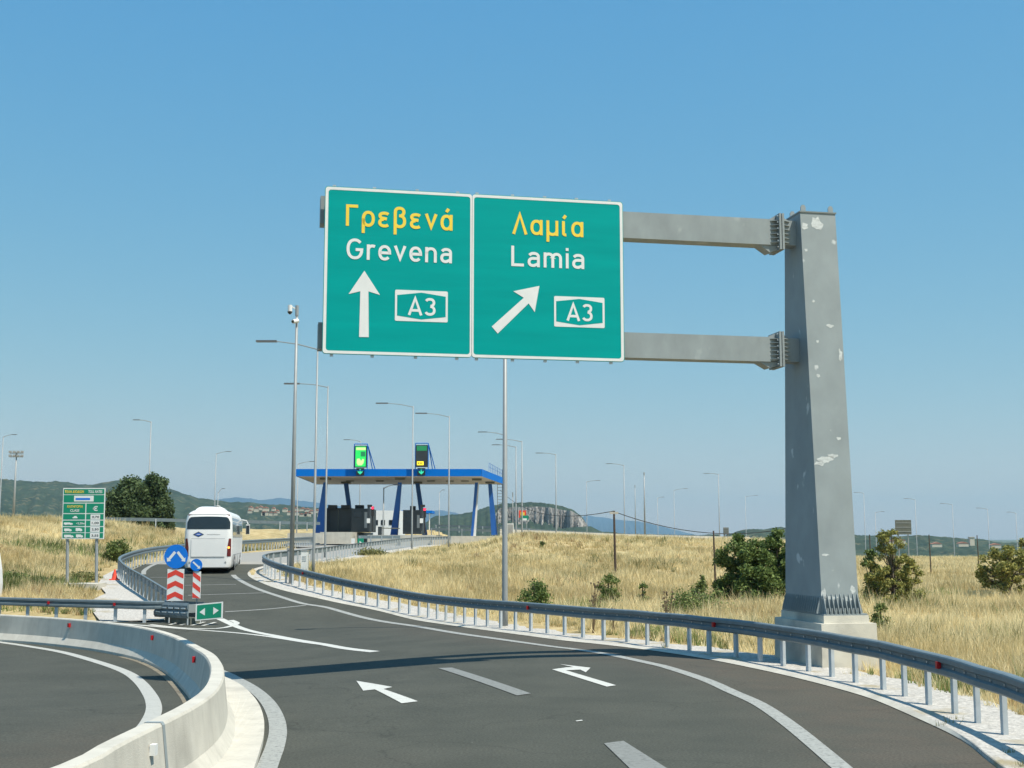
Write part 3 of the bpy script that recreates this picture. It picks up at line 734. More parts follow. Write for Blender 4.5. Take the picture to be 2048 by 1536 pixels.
GL['r'] = ([[(m0, 0), (m0, xh)], [(m0, .42)]+arc(.26, .44, .19, .235, 180, 60, 8)], .37)
GL['m'] = ([[(m0, 0), (m0, xh)], [(m0, .46)]+arc(.235, .46, .165, .21, 180, 0)+[(.40, 0)], [(.40, .46)]+arc(.565, .46, .165, .21, 180, 0)+[(.73, 0)]], .81)
GL['i'] = ([[(m0, 0), (m0, xh)], [(m0, .86), (m0, 1.0)]], .15)
GL['G'] = ([arc(.37, .5, .30, .432, 42, 340, 24)+[(.665, .47), (.40, .47)]], .74)
GL['A'] = ([[(.045, 0), (.35, .96), (.655, 0)], [(.14, .27), (.56, .27)]], .70)
GL['3'] = ([arc(.285, .735, .205, .195, 155, -80, 14), arc(.285, .295, .225, .225, 85, -155, 16)], .56)
GL['Γ'] = ([[(m0, 0), (m0, 1-m0), (.52, 1-m0)]], .54)
GL['ρ'] = ([[(m0, -.30), (m0, .37)]+arc(.285, .37, .212, .302, 180, -180, 26)], .56)
GL['ε'] = ([arc(.275, .545, .19, .125, 30, 262, 12)+[(.38, .40)], arc(.275, .225, .20, .155, 98, 322, 12)], .53)
GL['β'] = ([[(m0, -.30), (m0, .72)]+arc(.26, .76, .185, .175, 175, -60, 12), arc(.265, .325, .215, .255, 95, -150, 14)], .56)
GL['ν'] = GL['v']
_al = [arc(.27, .37, .20, .302, 360, 0, 26), [(.47, xh), (.47, 0)]]
GL['α'] = (_al, .55)
GL['ά'] = (_al+[[(.26, .86), (.36, 1.02)]], .55)
GL['μ'] = ([[(m0, -.30), (m0, xh)], [(m0, .3)]+arc(.265, .29, .195, .225, 180, 360)+[(.46, .3)], [(.46, 0), (.46, xh)]], .54)
GL['ί'] = ([[(m0, xh), (m0, .18)]+arc(.16, .15, .088, .08, 180, 290, 5), [(m0, .86), (m0+.1, 1.02)]], .27)
GL['Λ'] = ([[(.045, 0), (.31, .96), (.575, 0)]], .62)
def stroke(mb_, pts, t, to3, o):
    n = len(pts); P = [Vector(p) for p in pts]; L_, R_ = [], []
    closed = (P[0]-P[-1]).length < 1e-4
    for i in range(n):
        if closed and i in (0, n-1): d0 = (P[-1]-P[-2]).normalized(); d1 = (P[1]-P[0]).normalized()
        else:
            d0 = (P[i]-P[i-1]).normalized() if i else (P[1]-P[0]).normalized()
            d1 = (P[i+1]-P[i]).normalized() if i < n-1 else d0
        m_ = (d0+d1); 
        if m_.length < 1e-3: m_ = d0
        m_.normalize(); nn = Vector((-m_.y, m_.x)); c = max(.35, nn.dot(Vector((-d0.y, d0.x)))); k = min(t/2/c, t*1.15)
        L_.append(P[i]+nn*k); R_.append(P[i]-nn*k)
    b0 = len(mb_.v)
    for a in L_: mb_.v.append(to3(a.x, a.y, o))
    for a in R_: mb_.v.append(to3(a.x, a.y, o))
    for i in range(n-1): mb_.f.append((b0+i, b0+n+i, b0+n+i+1, b0+i+1))
def text(word, pL, pR, ptop, m, par, sp=None, name='lettering'):
    """pL: px of left baseline, pR: px of right baseline end, ptop: px y of cap top at the left"""
    a, b, c = S(*pL), S(*pR), S(pL[0], ptop); s0, s1 = s_of(a), s_of(b); z0 = (a.z+b.z)/2; H = c.z-a.z
    wsum = sum(GL[ch][1] for ch in word); g0 = .15; kx = ((s1-s0)/H-g0*(len(word)-1))/wsum; gapn = g0; x = 0; mb_ = MB(); k = 0
    for ch in word:
        st, wd = GL[ch]
        for q in st:
            x_ = x; stroke(mb_, [(u*kx, v) for u, v in q], t_*.96, lambda u, v, o: SP_(s0+(u+x_)*H, z0+v*H, o), .006+.0006*(k % 4)); k += 1
        x += wd*kx+gapn
    return mb_.build(name, m, par)
text('Γρεβενά', Sz(228, 325), Sz(914, 357), Sz(0, 187)[1], 'sign_yellow', panels[0])
text('Grevena', Sz(232, 538), Sz(910, 565), Sz(0, 405)[1], 'sign_white', panels[0])
text('Λαμία', Sz(1296, 379), Sz(1752, 397), Sz(0, 247)[1], 'sign_yellow', panels[1])
text('Lamia', Sz(1286, 583), Sz(1758, 603), Sz(0, 452)[1], 'sign_white', panels[1])
def sflat(pts, m, par, name, o=.006):
    P = [s_of(S(*Sz(*p))) for p in pts]; Q = [S(*Sz(*p)).z for p in pts]
    mb_ = MB(); mb_.prism([SP_(a, z, o) for a, z in zip(P, Q)], b_*.002); return mb_.build(name, m, par)
sflat([(348, 613), (448, 768), (374, 745), (376, 1038), (314, 1037), (322, 744), (247, 762)], 'sign_white', panels[0], 'arrow')
sflat([(1468, 710), (1438, 878), (1399, 822), (1201, 1015), (1163, 970), (1368, 786), (1301, 744)], 'sign_white', panels[1], 'arrow')
for (q, hx, tl, tr, tp, pn) in (([(545, 735), (882, 745), (882, 946), (544, 931)], [(558, 768), (715, 750), (870, 775), (869, 911), (715, 929), (558, 904)], (628, 896), (801, 897), 783, panels[0]),
                           ([(1562, 775), (1884, 786), (1885, 983), (1562, 967)], [(1574, 806), (1720, 788), (1872, 812), (1873, 945), (1722, 966), (1575, 938)], (1643, 932), (1806, 935), 822, panels[1])):
    s0 = s_of(S(*Sz(*q[0]))); s1 = s_of(S(*Sz(*q[1]))); za = (S(*Sz(*q[0])).z+S(*Sz(*q[1])).z)/2; zb_ = (S(*Sz(*q[2])).z+S(*Sz(*q[3])).z)/2
    rt = MB().prism(rrect(s0, zb_, s1, za, .03, .005), b_*.002).build('route_shield', 'sign_white', pn)
    dz_ = (za-zb_); hw = .045; cs = (s0+s1)/2
    hexa = [(s0+hw, za-.115*1.0), (cs, za-.045), (s1-hw, za-.115), (s1-hw, zb_+.115), (cs, zb_+.045), (s0+hw, zb_+.115)]
    MB().prism([SP_(a, z, .0075) for a, z in hexa], b_*.001).build('shield_field', 'teal', rt)
    a, b = S(*Sz(*tl)), S(*Sz(*tr)); H = S(*Sz(tl[0], tp)).z-a.z; mb_ = MB(); x = 0; k = 0; sA, sB = s_of(a), s_of(b)
    kq = ((sB-sA)/H-.12)/(GL['A'][1]+GL['3'][1]); gp = .12
    for ch in 'A3':
        for st in GL[ch][0]:
            xx = x; stroke(mb_, [(u*kq, v) for u, v in st], .145, lambda u, v, o: SP_(sA+(u+xx)*H, a.z+v*H, o), .0095+.0006*k); k += 1
        x += GL[ch][1]*kq+gp
    mb_.build('route_number', 'sign_white', rt)

# ------------------------------------------------------------------ guardrails
WPROF = [(-.07, -.02), (-.07, 0), (.02, 0), (.05, -.012), (.062, -.035), (.062, -.10), (.015, -.135), (.015, -.185), (.062, -.215), (.062, -.285), (.03, -.315), (.0, -.32), (-.012, -.30), (-.012, -.04), (-.07, -.02)]
def guardrail(name, path, H, label, side, seg=4, post_step=1.1, refl=(), group=None, simple=False, maxposts=290):
    """side=+1: road lies to the right of the path direction (profile bulges there)"""
    base = [G3(p) if not callable(getattr(path, 'z', None)) else p for p in path] if not isinstance(path[0], Vector) or len(path[0]) == 2 else path
    root = thing(name, base[0], label, 'guardrail', group)
    pts = base
    prof = [(side*o, z) for o, z in WPROF]
    if simple: prof = [(side*o, z) for o, z in ((-.02, 0), (.08, -.03), (.02, -.15), (.08, -.27), (-.02, -.31), (-.02, 0))]
    n = len(pts)
    for a in range(0, n-1, seg):
        s_ = [p+Z*H for p in pts[a:min(n, a+seg+1)]]
        if len(s_) > 1: MB().sweep(s_, prof).build('beam', 'rail', root, smooth=False)
    pm = None; i = 0; L = 0; nxt = .2
    for i in range(n-1):
        seglen = (pts[i+1]-pts[i]).length
        while nxt < L+seglen:
            t = (nxt-L)/seglen; p = pts[i].lerp(pts[i+1], t); d = (pts[i+1]-pts[i]); d.z = 0; d.normalize(); r = Vector((d.y, -d.x, 0))*side
            ang = math.atan2(r.y, r.x)
            if pm is None:
                m_ = MB()    # C profile, local x = towards road
                m_.box((-.02, 0, (H-.06)/2-.1), (.01, .115, H+.14)); m_.box((-.055, .054, (H-.06)/2-.1), (.06, .008, H+.14)); m_.box((-.055, -.054, (H-.06)/2-.1), (.06, .008, H+.14))
                pm = m_.build('post', 'post', root, local=True)
                pm.location = p-wloc(root); pm.rotation_euler = (0, 0, ang)
            else:
                dup(pm, root, p-wloc(root), ang+random.uniform(-.03, .03))
            nxt += post_step
        L += seglen
    for px in refl:
        i = min(range(1, n-1), key=lambda i: abs(proj(pts[i]+Z*(H-.12))[0]-px)); p = pts[i]; d = (pts[i+1]-pts[i-1]); d.z = 0; d.normalize(); r = Vector((d.y, -d.x, 0))*side
        c = p+Z*(H-.155)+r*.07; MB().frame_box(c, d, r, Z, .035, .035, .055).build('reflector', 'red', root)
    return root, pts
def bolts_on(root, pts, H, side, step=2):
    m_ = MB()
    for i in range(1, len(pts)-1, step):
        p = pts[i]; d = (pts[i+1]-pts[i-1]); d.z = 0; d.normalize(); r = Vector((d.y, -d.x, 0))*side; c = p+Z*(H-.16)+r*.012
        m_.tube([c, c+r*.025], .020, 6)
    o = m_.build('rail_bolts', 'alu', root); o['kind'] = 'stuff'
RAILH = .88
rp = [(2038, 1490), (1972, 1462), (1914, 1435), (1857, 1415), (1806, 1398), (1757, 1381), (1704, 1369), (1654, 1356), (1607, 1345), (1556, 1335), (1507, 1325), (1460, 1317), (1408, 1310), (1358, 1301), (1313, 1296), (1268, 1289), (1188, 1281), (1107, 1271), (1041, 1263), (978, 1256), (925, 1249), (853, 1237), (792, 1224), (740, 1212), (674, 1197), (632, 1186), (600, 1177), (573, 1169), (550, 1161), (534, 1153), (526, 1147), (530, 1141), (552, 1136), (600, 1130), (650, 1123), (700, 1114), (770, 1103), (850, 1092)]
rc = smooth([(5.3, 6.5), (6.25, 11.2)] + [hit(a, b).xy for a, b in rp] + [(-5.6, 143)], .55)
rc3 = [G3(p, .03) for p in rc]
guard_r, gr_pts = guardrail('guardrail', rc3, RAILH, 'long steel guardrail sweeping from the lower right corner past the gantry to the toll station', -1, 6, 1.06, refl=(1886, 1445, 1062, 827, 700, 610))
bolts_on(guard_r, [p for p in gr_pts if p.y < 60], RAILH, -1, 1)
# left loop rail (from the cushion round the nose and on to the toll island)
lp = [(345, 1232), (318, 1214), (290, 1195), (262, 1177), (245, 1163), (238, 1151), (250, 1141), (282, 1129), (331, 1119), (400, 1111), (490, 1103), (560, 1097), (640, 1090)]
lc3 = [G3(p, .03) for p in smooth([hit(a, b).xy for a, b in lp], .55)]
guardrail('guardrail', lc3, RAILH, 'guardrail looping behind the striped posts and passing left of the coach', 1, 6, 1.0, refl=())
# left foreground rail
fp = [(-400, 1224), (-200, 1231), (0, 1237), (120, 1241), (230, 1244), (290, 1246), (340, 1245)]
fc3 = [G3(p, .03) for p in smooth([hit(a, b, 0).xy for a, b in fp], .55)]
guard_l, _ = guardrail('guardrail', fc3, .80, 'guardrail in front of the toll price board leading to the crash cushion', 1, 6, 1.25, refl=(99, 230))

# ------------------------------------------------------------------ crash cushion with signs at the nose
cc = hit(405, 1247); sc_ = cc.y/F          # metres per photo pixel there
def cpx(px, py, dy=0): return at(px, py, cc.y+dy)
cush = thing('crash_cushion', cc, 'galvanised crash cushion of lapped fender plates at the nose of the left rails', 'crash cushion')
nose = cpx(392, 1225); A0 = cpx(392, 1218, -.3); tail = fc3[-1]+Z*.62
dirv = (A0-cpx(330, 1222, .8)); dirv.z = 0; dirv.normalize(); side_ = Vector((dirv.y, -dirv.x, 0))
for k in range(5):
    s0 = -.0-k*.36
    for sg in (-1, 1):
        c = A0+dirv*(s0-.22)-Z*.05+side_*sg*(.38+.012*k); 
        pr = [(o, z*1.7) for o, z in [(sg*.0, .17), (sg*.06, .11), (sg*.06, .05), (0, .0), (sg*.06, -.05), (sg*.06, -.11), (0, -.17), (-sg*.01, -.17), (-sg*.01, .17), (0, .17)]]
        MB().sweep([c-dirv*.25, c+dirv*.25], pr).build('fender_plate', 'rail', cush)
    MB().frame_box(A0+dirv*(s0-.4)+Z*.0, dirv, side_, Z, .02, .33, .16).build('diaphragm', 'galv', cush)
    sl = MB()
    for z in (-.08, .08):
        sl.frame_box(A0+dirv*(s0-.2)+side_*(.45+.012*k)+Z*(z-.05), dirv, side_, Z, .12, .008, .02)
        sl.frame_box(A0+dirv*(s0-.2)-side_*(.45+.012*k)+Z*(z-.05), dirv, side_, Z, .12, .008, .02)
    o = sl.build('slot_strips', 'sign_white', cush); o['kind'] = 'stuff'
for sg in (-1, 1):
    MB().tube([A0+side_*sg*.3-dirv*.1, Vector((A0.x, A0.y, float(G(A0.x, A0.y))-.05))+side_*sg*.3-dirv*.1], .03, 8).build('support_leg', 'post', cush)
    MB().tube([A0+side_*sg*.3-dirv*1.2, Vector((A0.x, A0.y, float(G(A0.x, A0.y))-.05))+side_*sg*.3-dirv*1.2], .03, 8).build('support_leg', 'post', cush)
gz = float(G(A0.x, A0.y))
MB().frame_box(Vector((A0.x, A0.y, gz+.12))-dirv*.8, dirv, side_, Z, .75, .22, .12).build('ground_track', 'greyboard', cush)
# green arrow board on the front
gb = thing('arrow_board', cpx(418, 1225, -.45), 'small green board with two white triangles on the crash cushion', 'road sign')
fx = (cpx(445, 1220, -.45)-cpx(392, 1222, -.45)).normalized(); fn = Vector((fx.y, -fx.x, 0)).normalized(); fx = Vector((-fn.y, fn.x, 0))
bc = cpx(418.5, 1222.5, -.5); bw, bh = 26.5*sc_, 16*sc_
tilt = Vector((0, 0, 1)); ux = (cpx(445, 1219.5, -.5)-cpx(392, 1224.5, -.5)).normalized(); uz = Z
MB().frame_box(bc, ux, fn, uz, bw, .02, bh).build('board', 'sign_white', gb)
MB().frame_box(bc+fn*.004, ux, fn, uz, bw*.90, .02, bh*.86).build('green_field', 'green2', gb)
for sg in (-1, 1):
    c = bc+fn*.028+ux*sg*bw*.45; MB().prism([c+ux*sg*bw*.26, c-ux*sg*bw*.14+uz*bh*.45, c-ux*sg*bw*.14-uz*bh*.45], -fn*.004).build('triangle', 'sign_white', gb)
# chevron posts and blue discs
def disc(px, py, r_px, dy, arrows, label, holder):
    c = cpx(px, py, dy); r = r_px*sc_; yv = Vector((0, -1, 0))
    th = thing('blue_disc_sign', c-Z*r, label, 'road sign')
    n = 32; MB().prism([c+Vector((math.cos(2*math.pi*k/n)*r, 0, math.sin(2*math.pi*k/n)*r)) for k in range(n)], (0, .02, 0)).build('disc', 'sign_blue', th)
    for ar in arrows:
        pts = [c+Vector(((q[0]-px)*sc_, -.004, (py-q[1])*sc_)) for q in ar]; MB().prism(pts, (0, .003, 0)).build('arrow', 'sign_white', th)
    return th
def ax(tail, tip, w_, hw, hl):
    a, b = Vector(tail), Vector(tip); d = (b-a).normalized(); n = Vector((-d.y, d.x)); m_ = b-d*hl
    return [tuple(p) for p in (a+n*w_, m_+n*w_, m_+n*hw, b, m_-n*hw, m_-n*w_, a-n*w_)]
disc(352, 1113, 23.5, .1, [ax((350, 1104), (334.5, 1123), 2.6, 5.5, 6), ax((355, 1104), (370.5, 1123), 2.6, 5.5, 6)], 'large blue disc with two splitting white arrows above the wide chevron post', None)
disc(392.5, 1130, 12, .15, [ax((386, 1124), (400.5, 1137), 1.5, 4.0, 4.5)], 'small blue disc with one white arrow above the narrow striped post', None)
def zigpost(x0, x1, y0, y1, dy, kind, label):
    th = thing('chevron_post', cpx((x0+x1)/2, y1, dy), label, 'marker post')
    a = cpx(x0, y0, dy); b = cpx(x1, y1, dy); xa, xb, za, zb2 = a.x, b.x, a.z, b.z; yy = a.y
    MB().box(((xa+xb)/2, yy+.03, (za+zb2)/2), (xb-xa, .05, za-zb2)).build('board', 'sign_white', th)
    H_ = za-zb2; xm = (xa+xb)/2
    if kind == 'v':
        for k in range(3):
            z = za-.03-H_*(.34*k); t = H_*.155; dr_ = H_*.12
            MB().prism([Vector(p) for p in ((xa+.01, yy, z-dr_), (xm, yy, z), (xb-.01, yy, z-dr_), (xb-.01, yy, z-dr_-t), (xm, yy, z-t), (xa+.01, yy, z-dr_-t))], (0, .004, 0)).build('red_chevron', 'sign_red', th)
    else:
        for k in range(3):
            z = za+.02*H_-H_*.40*k; t = H_*.19; dr_ = H_*.22; q = [(xa+.005, z), (xb-.005, z-dr_), (xb-.005, z-dr_-t), (xa+.005, z-t)]
            q = [(x, min(max(zz, zb2+.004), za-.004)) for x, zz in q]
            MB().prism([Vector((x, yy, zz)) for x, zz in q], (0, .004, 0)).build('red_stripe', 'sign_red', th)
    MB().tube([(xm, yy+.09, Tz(xm, yy)-.1), (xm, yy+.09, za+ .25)], .028, 8).build('pole', 'pole', th)
zigpost(335, 366, 1138, 1202, .12, 'v', 'wide marker post with red and white chevrons under the large blue disc')
zigpost(386, 400, 1143, 1197, .18, 'd', 'narrow marker post with slanted red and white stripes beside the chevron post')

# traffic cone
tc = hit(229, 1161); tcz = tc.y/F
th = thing('traffic_cone', tc, 'red traffic cone standing on the pale gravel left of the looping rail', 'traffic cone')
MB().tube([tc+Z*.07, tc+Z*.09, tc+Z*(22*tcz)], [.17, .15, .03], 12).build('cone', 'orange', th); MB().box(tc+Z*.05, (.42, .42, .05)).build('base', 'orange', th)

# ------------------------------------------------------------------ toll price board
TB = 60.0; tsc = TB/F
def tb(px, py, o=0.0): 
    p = at(px, py, TB); return Vector((p.x, TB-o, p.z))
pb = thing('toll_price_board', tb(167, 1172), 'green and white toll price board on two posts in the grass at left', 'road sign')
def tbq(x0, y0, x1, y1, o, th_, name, m, par, sk=3.0):
    # the board leans slightly: left/right edges drift by sk px from top to bottom
    f = lambda x, y: tb(x-sk*(y-977)/100+0, y, o)
    P = [f(x0, y0), f(x1, y0), f(x1, y1), f(x0, y1)]; return MB().prism(P, (0, th_, 0)).build(name, m, par)
brd = tbq(126.5, 976, 210.5, 1078, 0, .05, 'board', 'sign_white', pb)
cells = [(128, 978, 209, 988.5), (128, 990, 209, 1005), (128, 1007, 172, 1026), (174, 1007, 209, 1026), (128, 1028, 172, 1039), (174, 1028, 209, 1039), (128, 1041, 172, 1052), (174, 1041, 209, 1052), (128, 1054, 172, 1064.5), (174, 1054, 209, 1064.5), (128, 1066, 172, 1076), (174, 1066, 209, 1076)]
for c in cells: tbq(c[0], c[1], c[2], c[3], .006, .004, 'green_field', 'green2', brd)
tbq(149, 991.5, 188, 1003, .012, .004, 'name_plate', 'sign_white', brd)
tbq(152, 996, 181, 1000, .016, .003, 'blue_band', 'sign_blue', brd)
for (y0, y1) in ((1029, 1039), (1041, 1051.5), (1053.5, 1064), (1066, 1076.5)): tbq(183, y0, 202, y1, .012, .004, 'price_plate', 'sign_white', brd)
_fc = [0]
def font_text(s, loc, height, m, par, width=None, align='CENTER', ax_=Vector((1, 0, 0)), name='lettering', bold=.02):
    cu = bpy.data.curves.new('t', 'FONT'); cu.body = s; cu.size = 1; cu.align_x = align; cu.align_y = 'CENTER'; cu.offset = bold; cu.resolution_u = 3
    ob = bpy.data.objects.new('t', cu); COL.objects.link(ob); dg = bpy.context.evaluated_depsgraph_get(); me = bpy.data.meshes.new_from_object(ob.evaluated_get(dg))
    bpy.data.objects.remove(ob); bpy.data.curves.remove(cu)
    co = np.empty(len(me.vertices)*3, np.float32); me.vertices.foreach_get('co', co); co = co.reshape(-1, 3)
    if len(co) == 0: return
    w_ = co[:, 0].max()-co[:, 0].min(); h_ = co[:, 1].max()-co[:, 1].min(); k = height/h_; kx = width/w_ if width else k
    co[:, 0] = (co[:, 0]-(co[:, 0].max()+co[:, 0].min())/2)*kx; co[:, 1] = (co[:, 1]-(co[:, 1].max()+co[:, 1].min())/2)*k
    off = wloc(par); P = np.array([tuple(Vector(loc)-off+ax_*float(a)+Z*float(b)) for a, b in co[:, :2]], np.float32)
    me.vertices.foreach_set('co', P.ravel()); me.update(); me.materials.clear(); me.materials.append(M[m])
    o = bpy.data.objects.new(name, me); COL.objects.link(o); o.parent = par; return o
def tbt(s, px, py, hpx, wpx, m, o=.0125): font_text(s, tb(px-3*(py-977)/100, py, o), hpx*tsc, m, brd, wpx*tsc, name='lettering')
tbt('ΤΕΛΗ ΔΙΟΔΙΩΝ', 149, 983.3, 5.5, 38, 'sign_yellow'); tbt('TOLL RATES', 191, 983.3, 5.5, 28, 'sign_white')
tbt('ΚΑΤΗΓΟΡΙΑ', 151.5, 1013, 5, 31, 'sign_yellow'); tbt('CLASS', 151, 1021, 5, 18, 'sign_white'); tbt('€', 192, 1017, 10, 10, 'sign_white')
for s, y in (('0,70', 1034.3), ('1,00', 1046.3), ('2,50', 1059), ('3,55', 1071.5)): tbt(s, 193, y, 5, 14, 'booth', .017)
def sil(pts, name='vehicle_symbol'):
    f = lambda x, y: tb(x-3*(y-977)/100, y, .0125); MB().prism([f(*p) for p in pts], (0, .003, 0)).build(name, 'sign_white', brd)
def truck(x, y, w_, h_=5): sil([(x, y), (x, y-h_), (x+w_*.7, y-h_), (x+w_*.72, y-h_*.75), (x+w_*.9, y-h_*.75), (x+w_, y-h_*.35), (x+w_, y), (x+w_*.85, y), (x+w_*.82, y+1), (x+w_*.74, y+1), (x+w_*.7, y), (x+w_*.3, y), (x+w_*.27, y+1), (x+w_*.17, y+1), (x+w_*.14, y)])
def carsym(x, y, w_): sil([(x, y), (x, y-2), (x+w_*.2, y-2.3), (x+w_*.35, y-4.5), (x+w_*.75, y-4.5), (x+w_*.9, y-2.3), (x+w_, y-2), (x+w_, y)])
carsym(147, 1036.5, 10); truck(130, 1049, 18, 4); tbt('<2,20m', 163, 1047, 4.5, 17, 'sign_white'); truck(131, 1062, 15, 5); truck(154, 1062, 13, 6); truck(131, 1074.5, 19, 5); truck(155, 1074.5, 14, 5.5)
for x0 in (134, 192.5):
    a = tb(x0, 980, -.11); b = tb(x0-1, 1174, -.11); MB().tube([b-Z*.2, a], .075, 8).build('post', 'pole', pb)
ftc = tb(170, 1180, 0)
MB().box(tb(168, 1181, .5)+Z*.0, (80*tsc, 1.6, 30*tsc)).build('footing', 'plinth', pb)

# ------------------------------------------------------------------ coach
bpos = hit(414.5, 1148); bus = thing('coach', bpos, 'white coach seen from behind driving towards the toll station', 'bus', rz=R(9.5))
def cr(z): return .0 if z < 1.7 else .22*((z-1.7)/1.75)**1.6       # rear plane leans forward with height
def wd(z):
    return float(np.interp(z, [.32, .6, 1.1, 2.0, 2.8, 3.1, 3.28, 3.38, 3.44], [1.19, 1.24, 1.255, 1.255, 1.22, 1.16, 1.04, .86, .55]))
zs = [.32, .45, .6, .9, 1.1, 1.5, 2.0, 2.4, 2.8, 3.0, 3.1, 3.2, 3.28, 3.34, 3.38, 3.44]
def plan_ring(z, rc_=.30, n=6, grow=0.0):
    w_ = wd(z)+grow; r0 = cr(z)-grow; f0 = 12.1-.35*max(0, (z-1.2)/2.2)**2+grow; pts = []
    ins = max(0, (z-3.1))*.8; r0 += ins; f0 -= ins; rc_ = min(rc_, w_*.8)
    for cx, cy, a0 in ((w_-rc_, f0-rc_, 0), (-w_+rc_, f0-rc_, 90), (-w_+rc_, r0+rc_, 180), (w_-rc_, r0+rc_, 270)):
        for k in range(n+1):
            a = R(a0+90*k/n); pts.append(Vector((cx+rc_*math.cos(a), cy+rc_*math.sin(a), z)))
    return pts
m_ = MB(); n_ = 0
rgs = [plan_ring(z) for z in zs]; n_ = len(rgs[0])
for rg in rgs: m_.v += rg
for i in range(len(rgs)-1):
    for k in range(n_): m_.f.append((i*n_+k, i*n_+(k+1) % n_, (i+1)*n_+(k+1) % n_, (i+1)*n_+k))
m_.f.append(tuple(reversed(range(n_)))); m_.f.append(tuple((len(rgs)-1)*n_+k for k in range(n_)))
m_.build('body', 'white_paint', bus, local=True, smooth=True)
def rear(x, z, o=.0):
    w_ = wd(z); rc_ = .30; e = abs(x)-(w_-rc_); cy = cr(z)+(rc_-math.sqrt(max(0, rc_*rc_-e*e)) if e > 0 else 0)+max(0, (z-3.1))*.8
    return Vector((x, cy-o, z))
def rear_patch(name, m, zlo, zhi, xl, xr, o, nx=18, nz=8, th=None, label=None):
    """zlo/zhi functions of x"""
    m_ = MB()
    for j in range(nz+1):
        for i in range(nx+1):
            x = xl+(xr-xl)*i/nx; z = zlo(x)+(zhi(x)-zlo(x))*j/nz; m_.v.append(rear(x, z, o))
    for j in range(nz):
        for i in range(nx): a = j*(nx+1)+i; m_.f.append((a, a+1, a+nx+2, a+nx+1))
    return m_.build(name, m, bus, local=True, smooth=True)
rw = lambda x: 3.06-.05*(x/1.1)**2-.30*max(0, (abs(x)-.92)/.22)**2.2
rear_patch('rear_window', 'glass', lambda x: 2.38, rw, -1.13, 1.13, .012, 26, 8)
rear_patch('window_trim', 'grey_plastic', lambda x: 3.15-.03*x*x, lambda x: 3.215-.03*x*x, -1.0, 1.0, .02, 18, 2)
rear_patch('engine_hatch', 'white_paint', lambda x: .92, lambda x: 1.86, -.88, .88, .03, 10, 4)
rear_patch('hatch_ridge', 'grey_plastic', lambda x: 1.865, lambda x: 1.885, -.88, .88, .034, 10, 1)
rear_patch('hatch_ridge', 'grey_plastic', lambda x: .895, lambda x: .915, -.88, .88, .034, 10, 1)
rear_patch('rear_badge_strip', 'grey_plastic', lambda x: 2.09, lambda x: 2.11, -.08, .62, .012, 6, 1)
rear_patch('number_plate', 'grey_plastic', lambda x: .60, lambda x: .70, -.28, .28, .03, 4, 1)
rear_patch('bumper', 'white_paint', lambda x: .36, lambda x: .78, -1.2, 1.2, .05, 22, 4)
m_ = MB(); c = rear(-.52, 2.10, .015); P = [c+Vector((x*.29, 0, z*.15)) for x, z in ((-1, 0), (0, -1), (1, 0), (0, 1))]; 
bd = MB().prism(P, (0, .006, 0)).build('diamond_emblem', mat('emblem_dark', (.06, .08, .12), .4), bus, local=True)
P = [c+Vector((x*.2, -.004, z*.095)) for x, z in ((-1, 0), (0, -1), (1, 0), (0, 1))]; MB().prism(P, (0, .003, 0)).build('emblem_field', mat('emblem_blue', (.03, .10, .42), .4), bus, local=True)
P = [c+Vector((x, -.008, z)) for x, z in ((-.09, -.012), (.09, -.012), (.09, .012), (-.09, .012))]; MB().prism(P, (0, .002, 0)).build('emblem_bar', 'sign_white', bus, local=True)
for sg in (-1, 1):
    m_ = MB(); nx, nz = 5, 8
    for j in range(nz+1):
        for i in range(nx+1):
            z = .93+.95*j/nz; x0 = 1.0+.01*math.sin(j/nz*3.1)+.08*max(0, (j/nz-.5)/.5); x1 = 1.20; x = sg*(x0+(x1-x0)*i/nx); m_.v.append(rear(x, z, .018))
    for j in range(nz):
        for i in range(nx): a = j*(nx+1)+i; m_.f.append((a, a+1, a+nx+2, a+nx+1) if sg > 0 else (a+1, a, a+nx+1, a+nx+2))
    m_.build('tail_lamp', 'tail_red', bus, local=True)
    p = rear(sg*1.08, 1.40, .02); 
    MB().tube([p+Vector((0, .0, 0)), p+Vector((0, -.02, 0))], .06, 12).build('indicator_lamp', 'amber_light' if sg > 0 else 'tail_red', bus, local=True, label='lit amber indicator' if sg > 0 else None)
    p = rear(sg*.98, 3.14, .015); MB().box(p+Vector((0, .02, 0)), (.22, .05, .06)).build('marker_lamp', 'tail_red', bus, local=True)
    p = rear(sg*.93, .62, .05); MB().tube([p, p+Vector((0, -.015, 0))], .05, 10).build('fog_lamp', 'grey_plastic', bus, local=True)
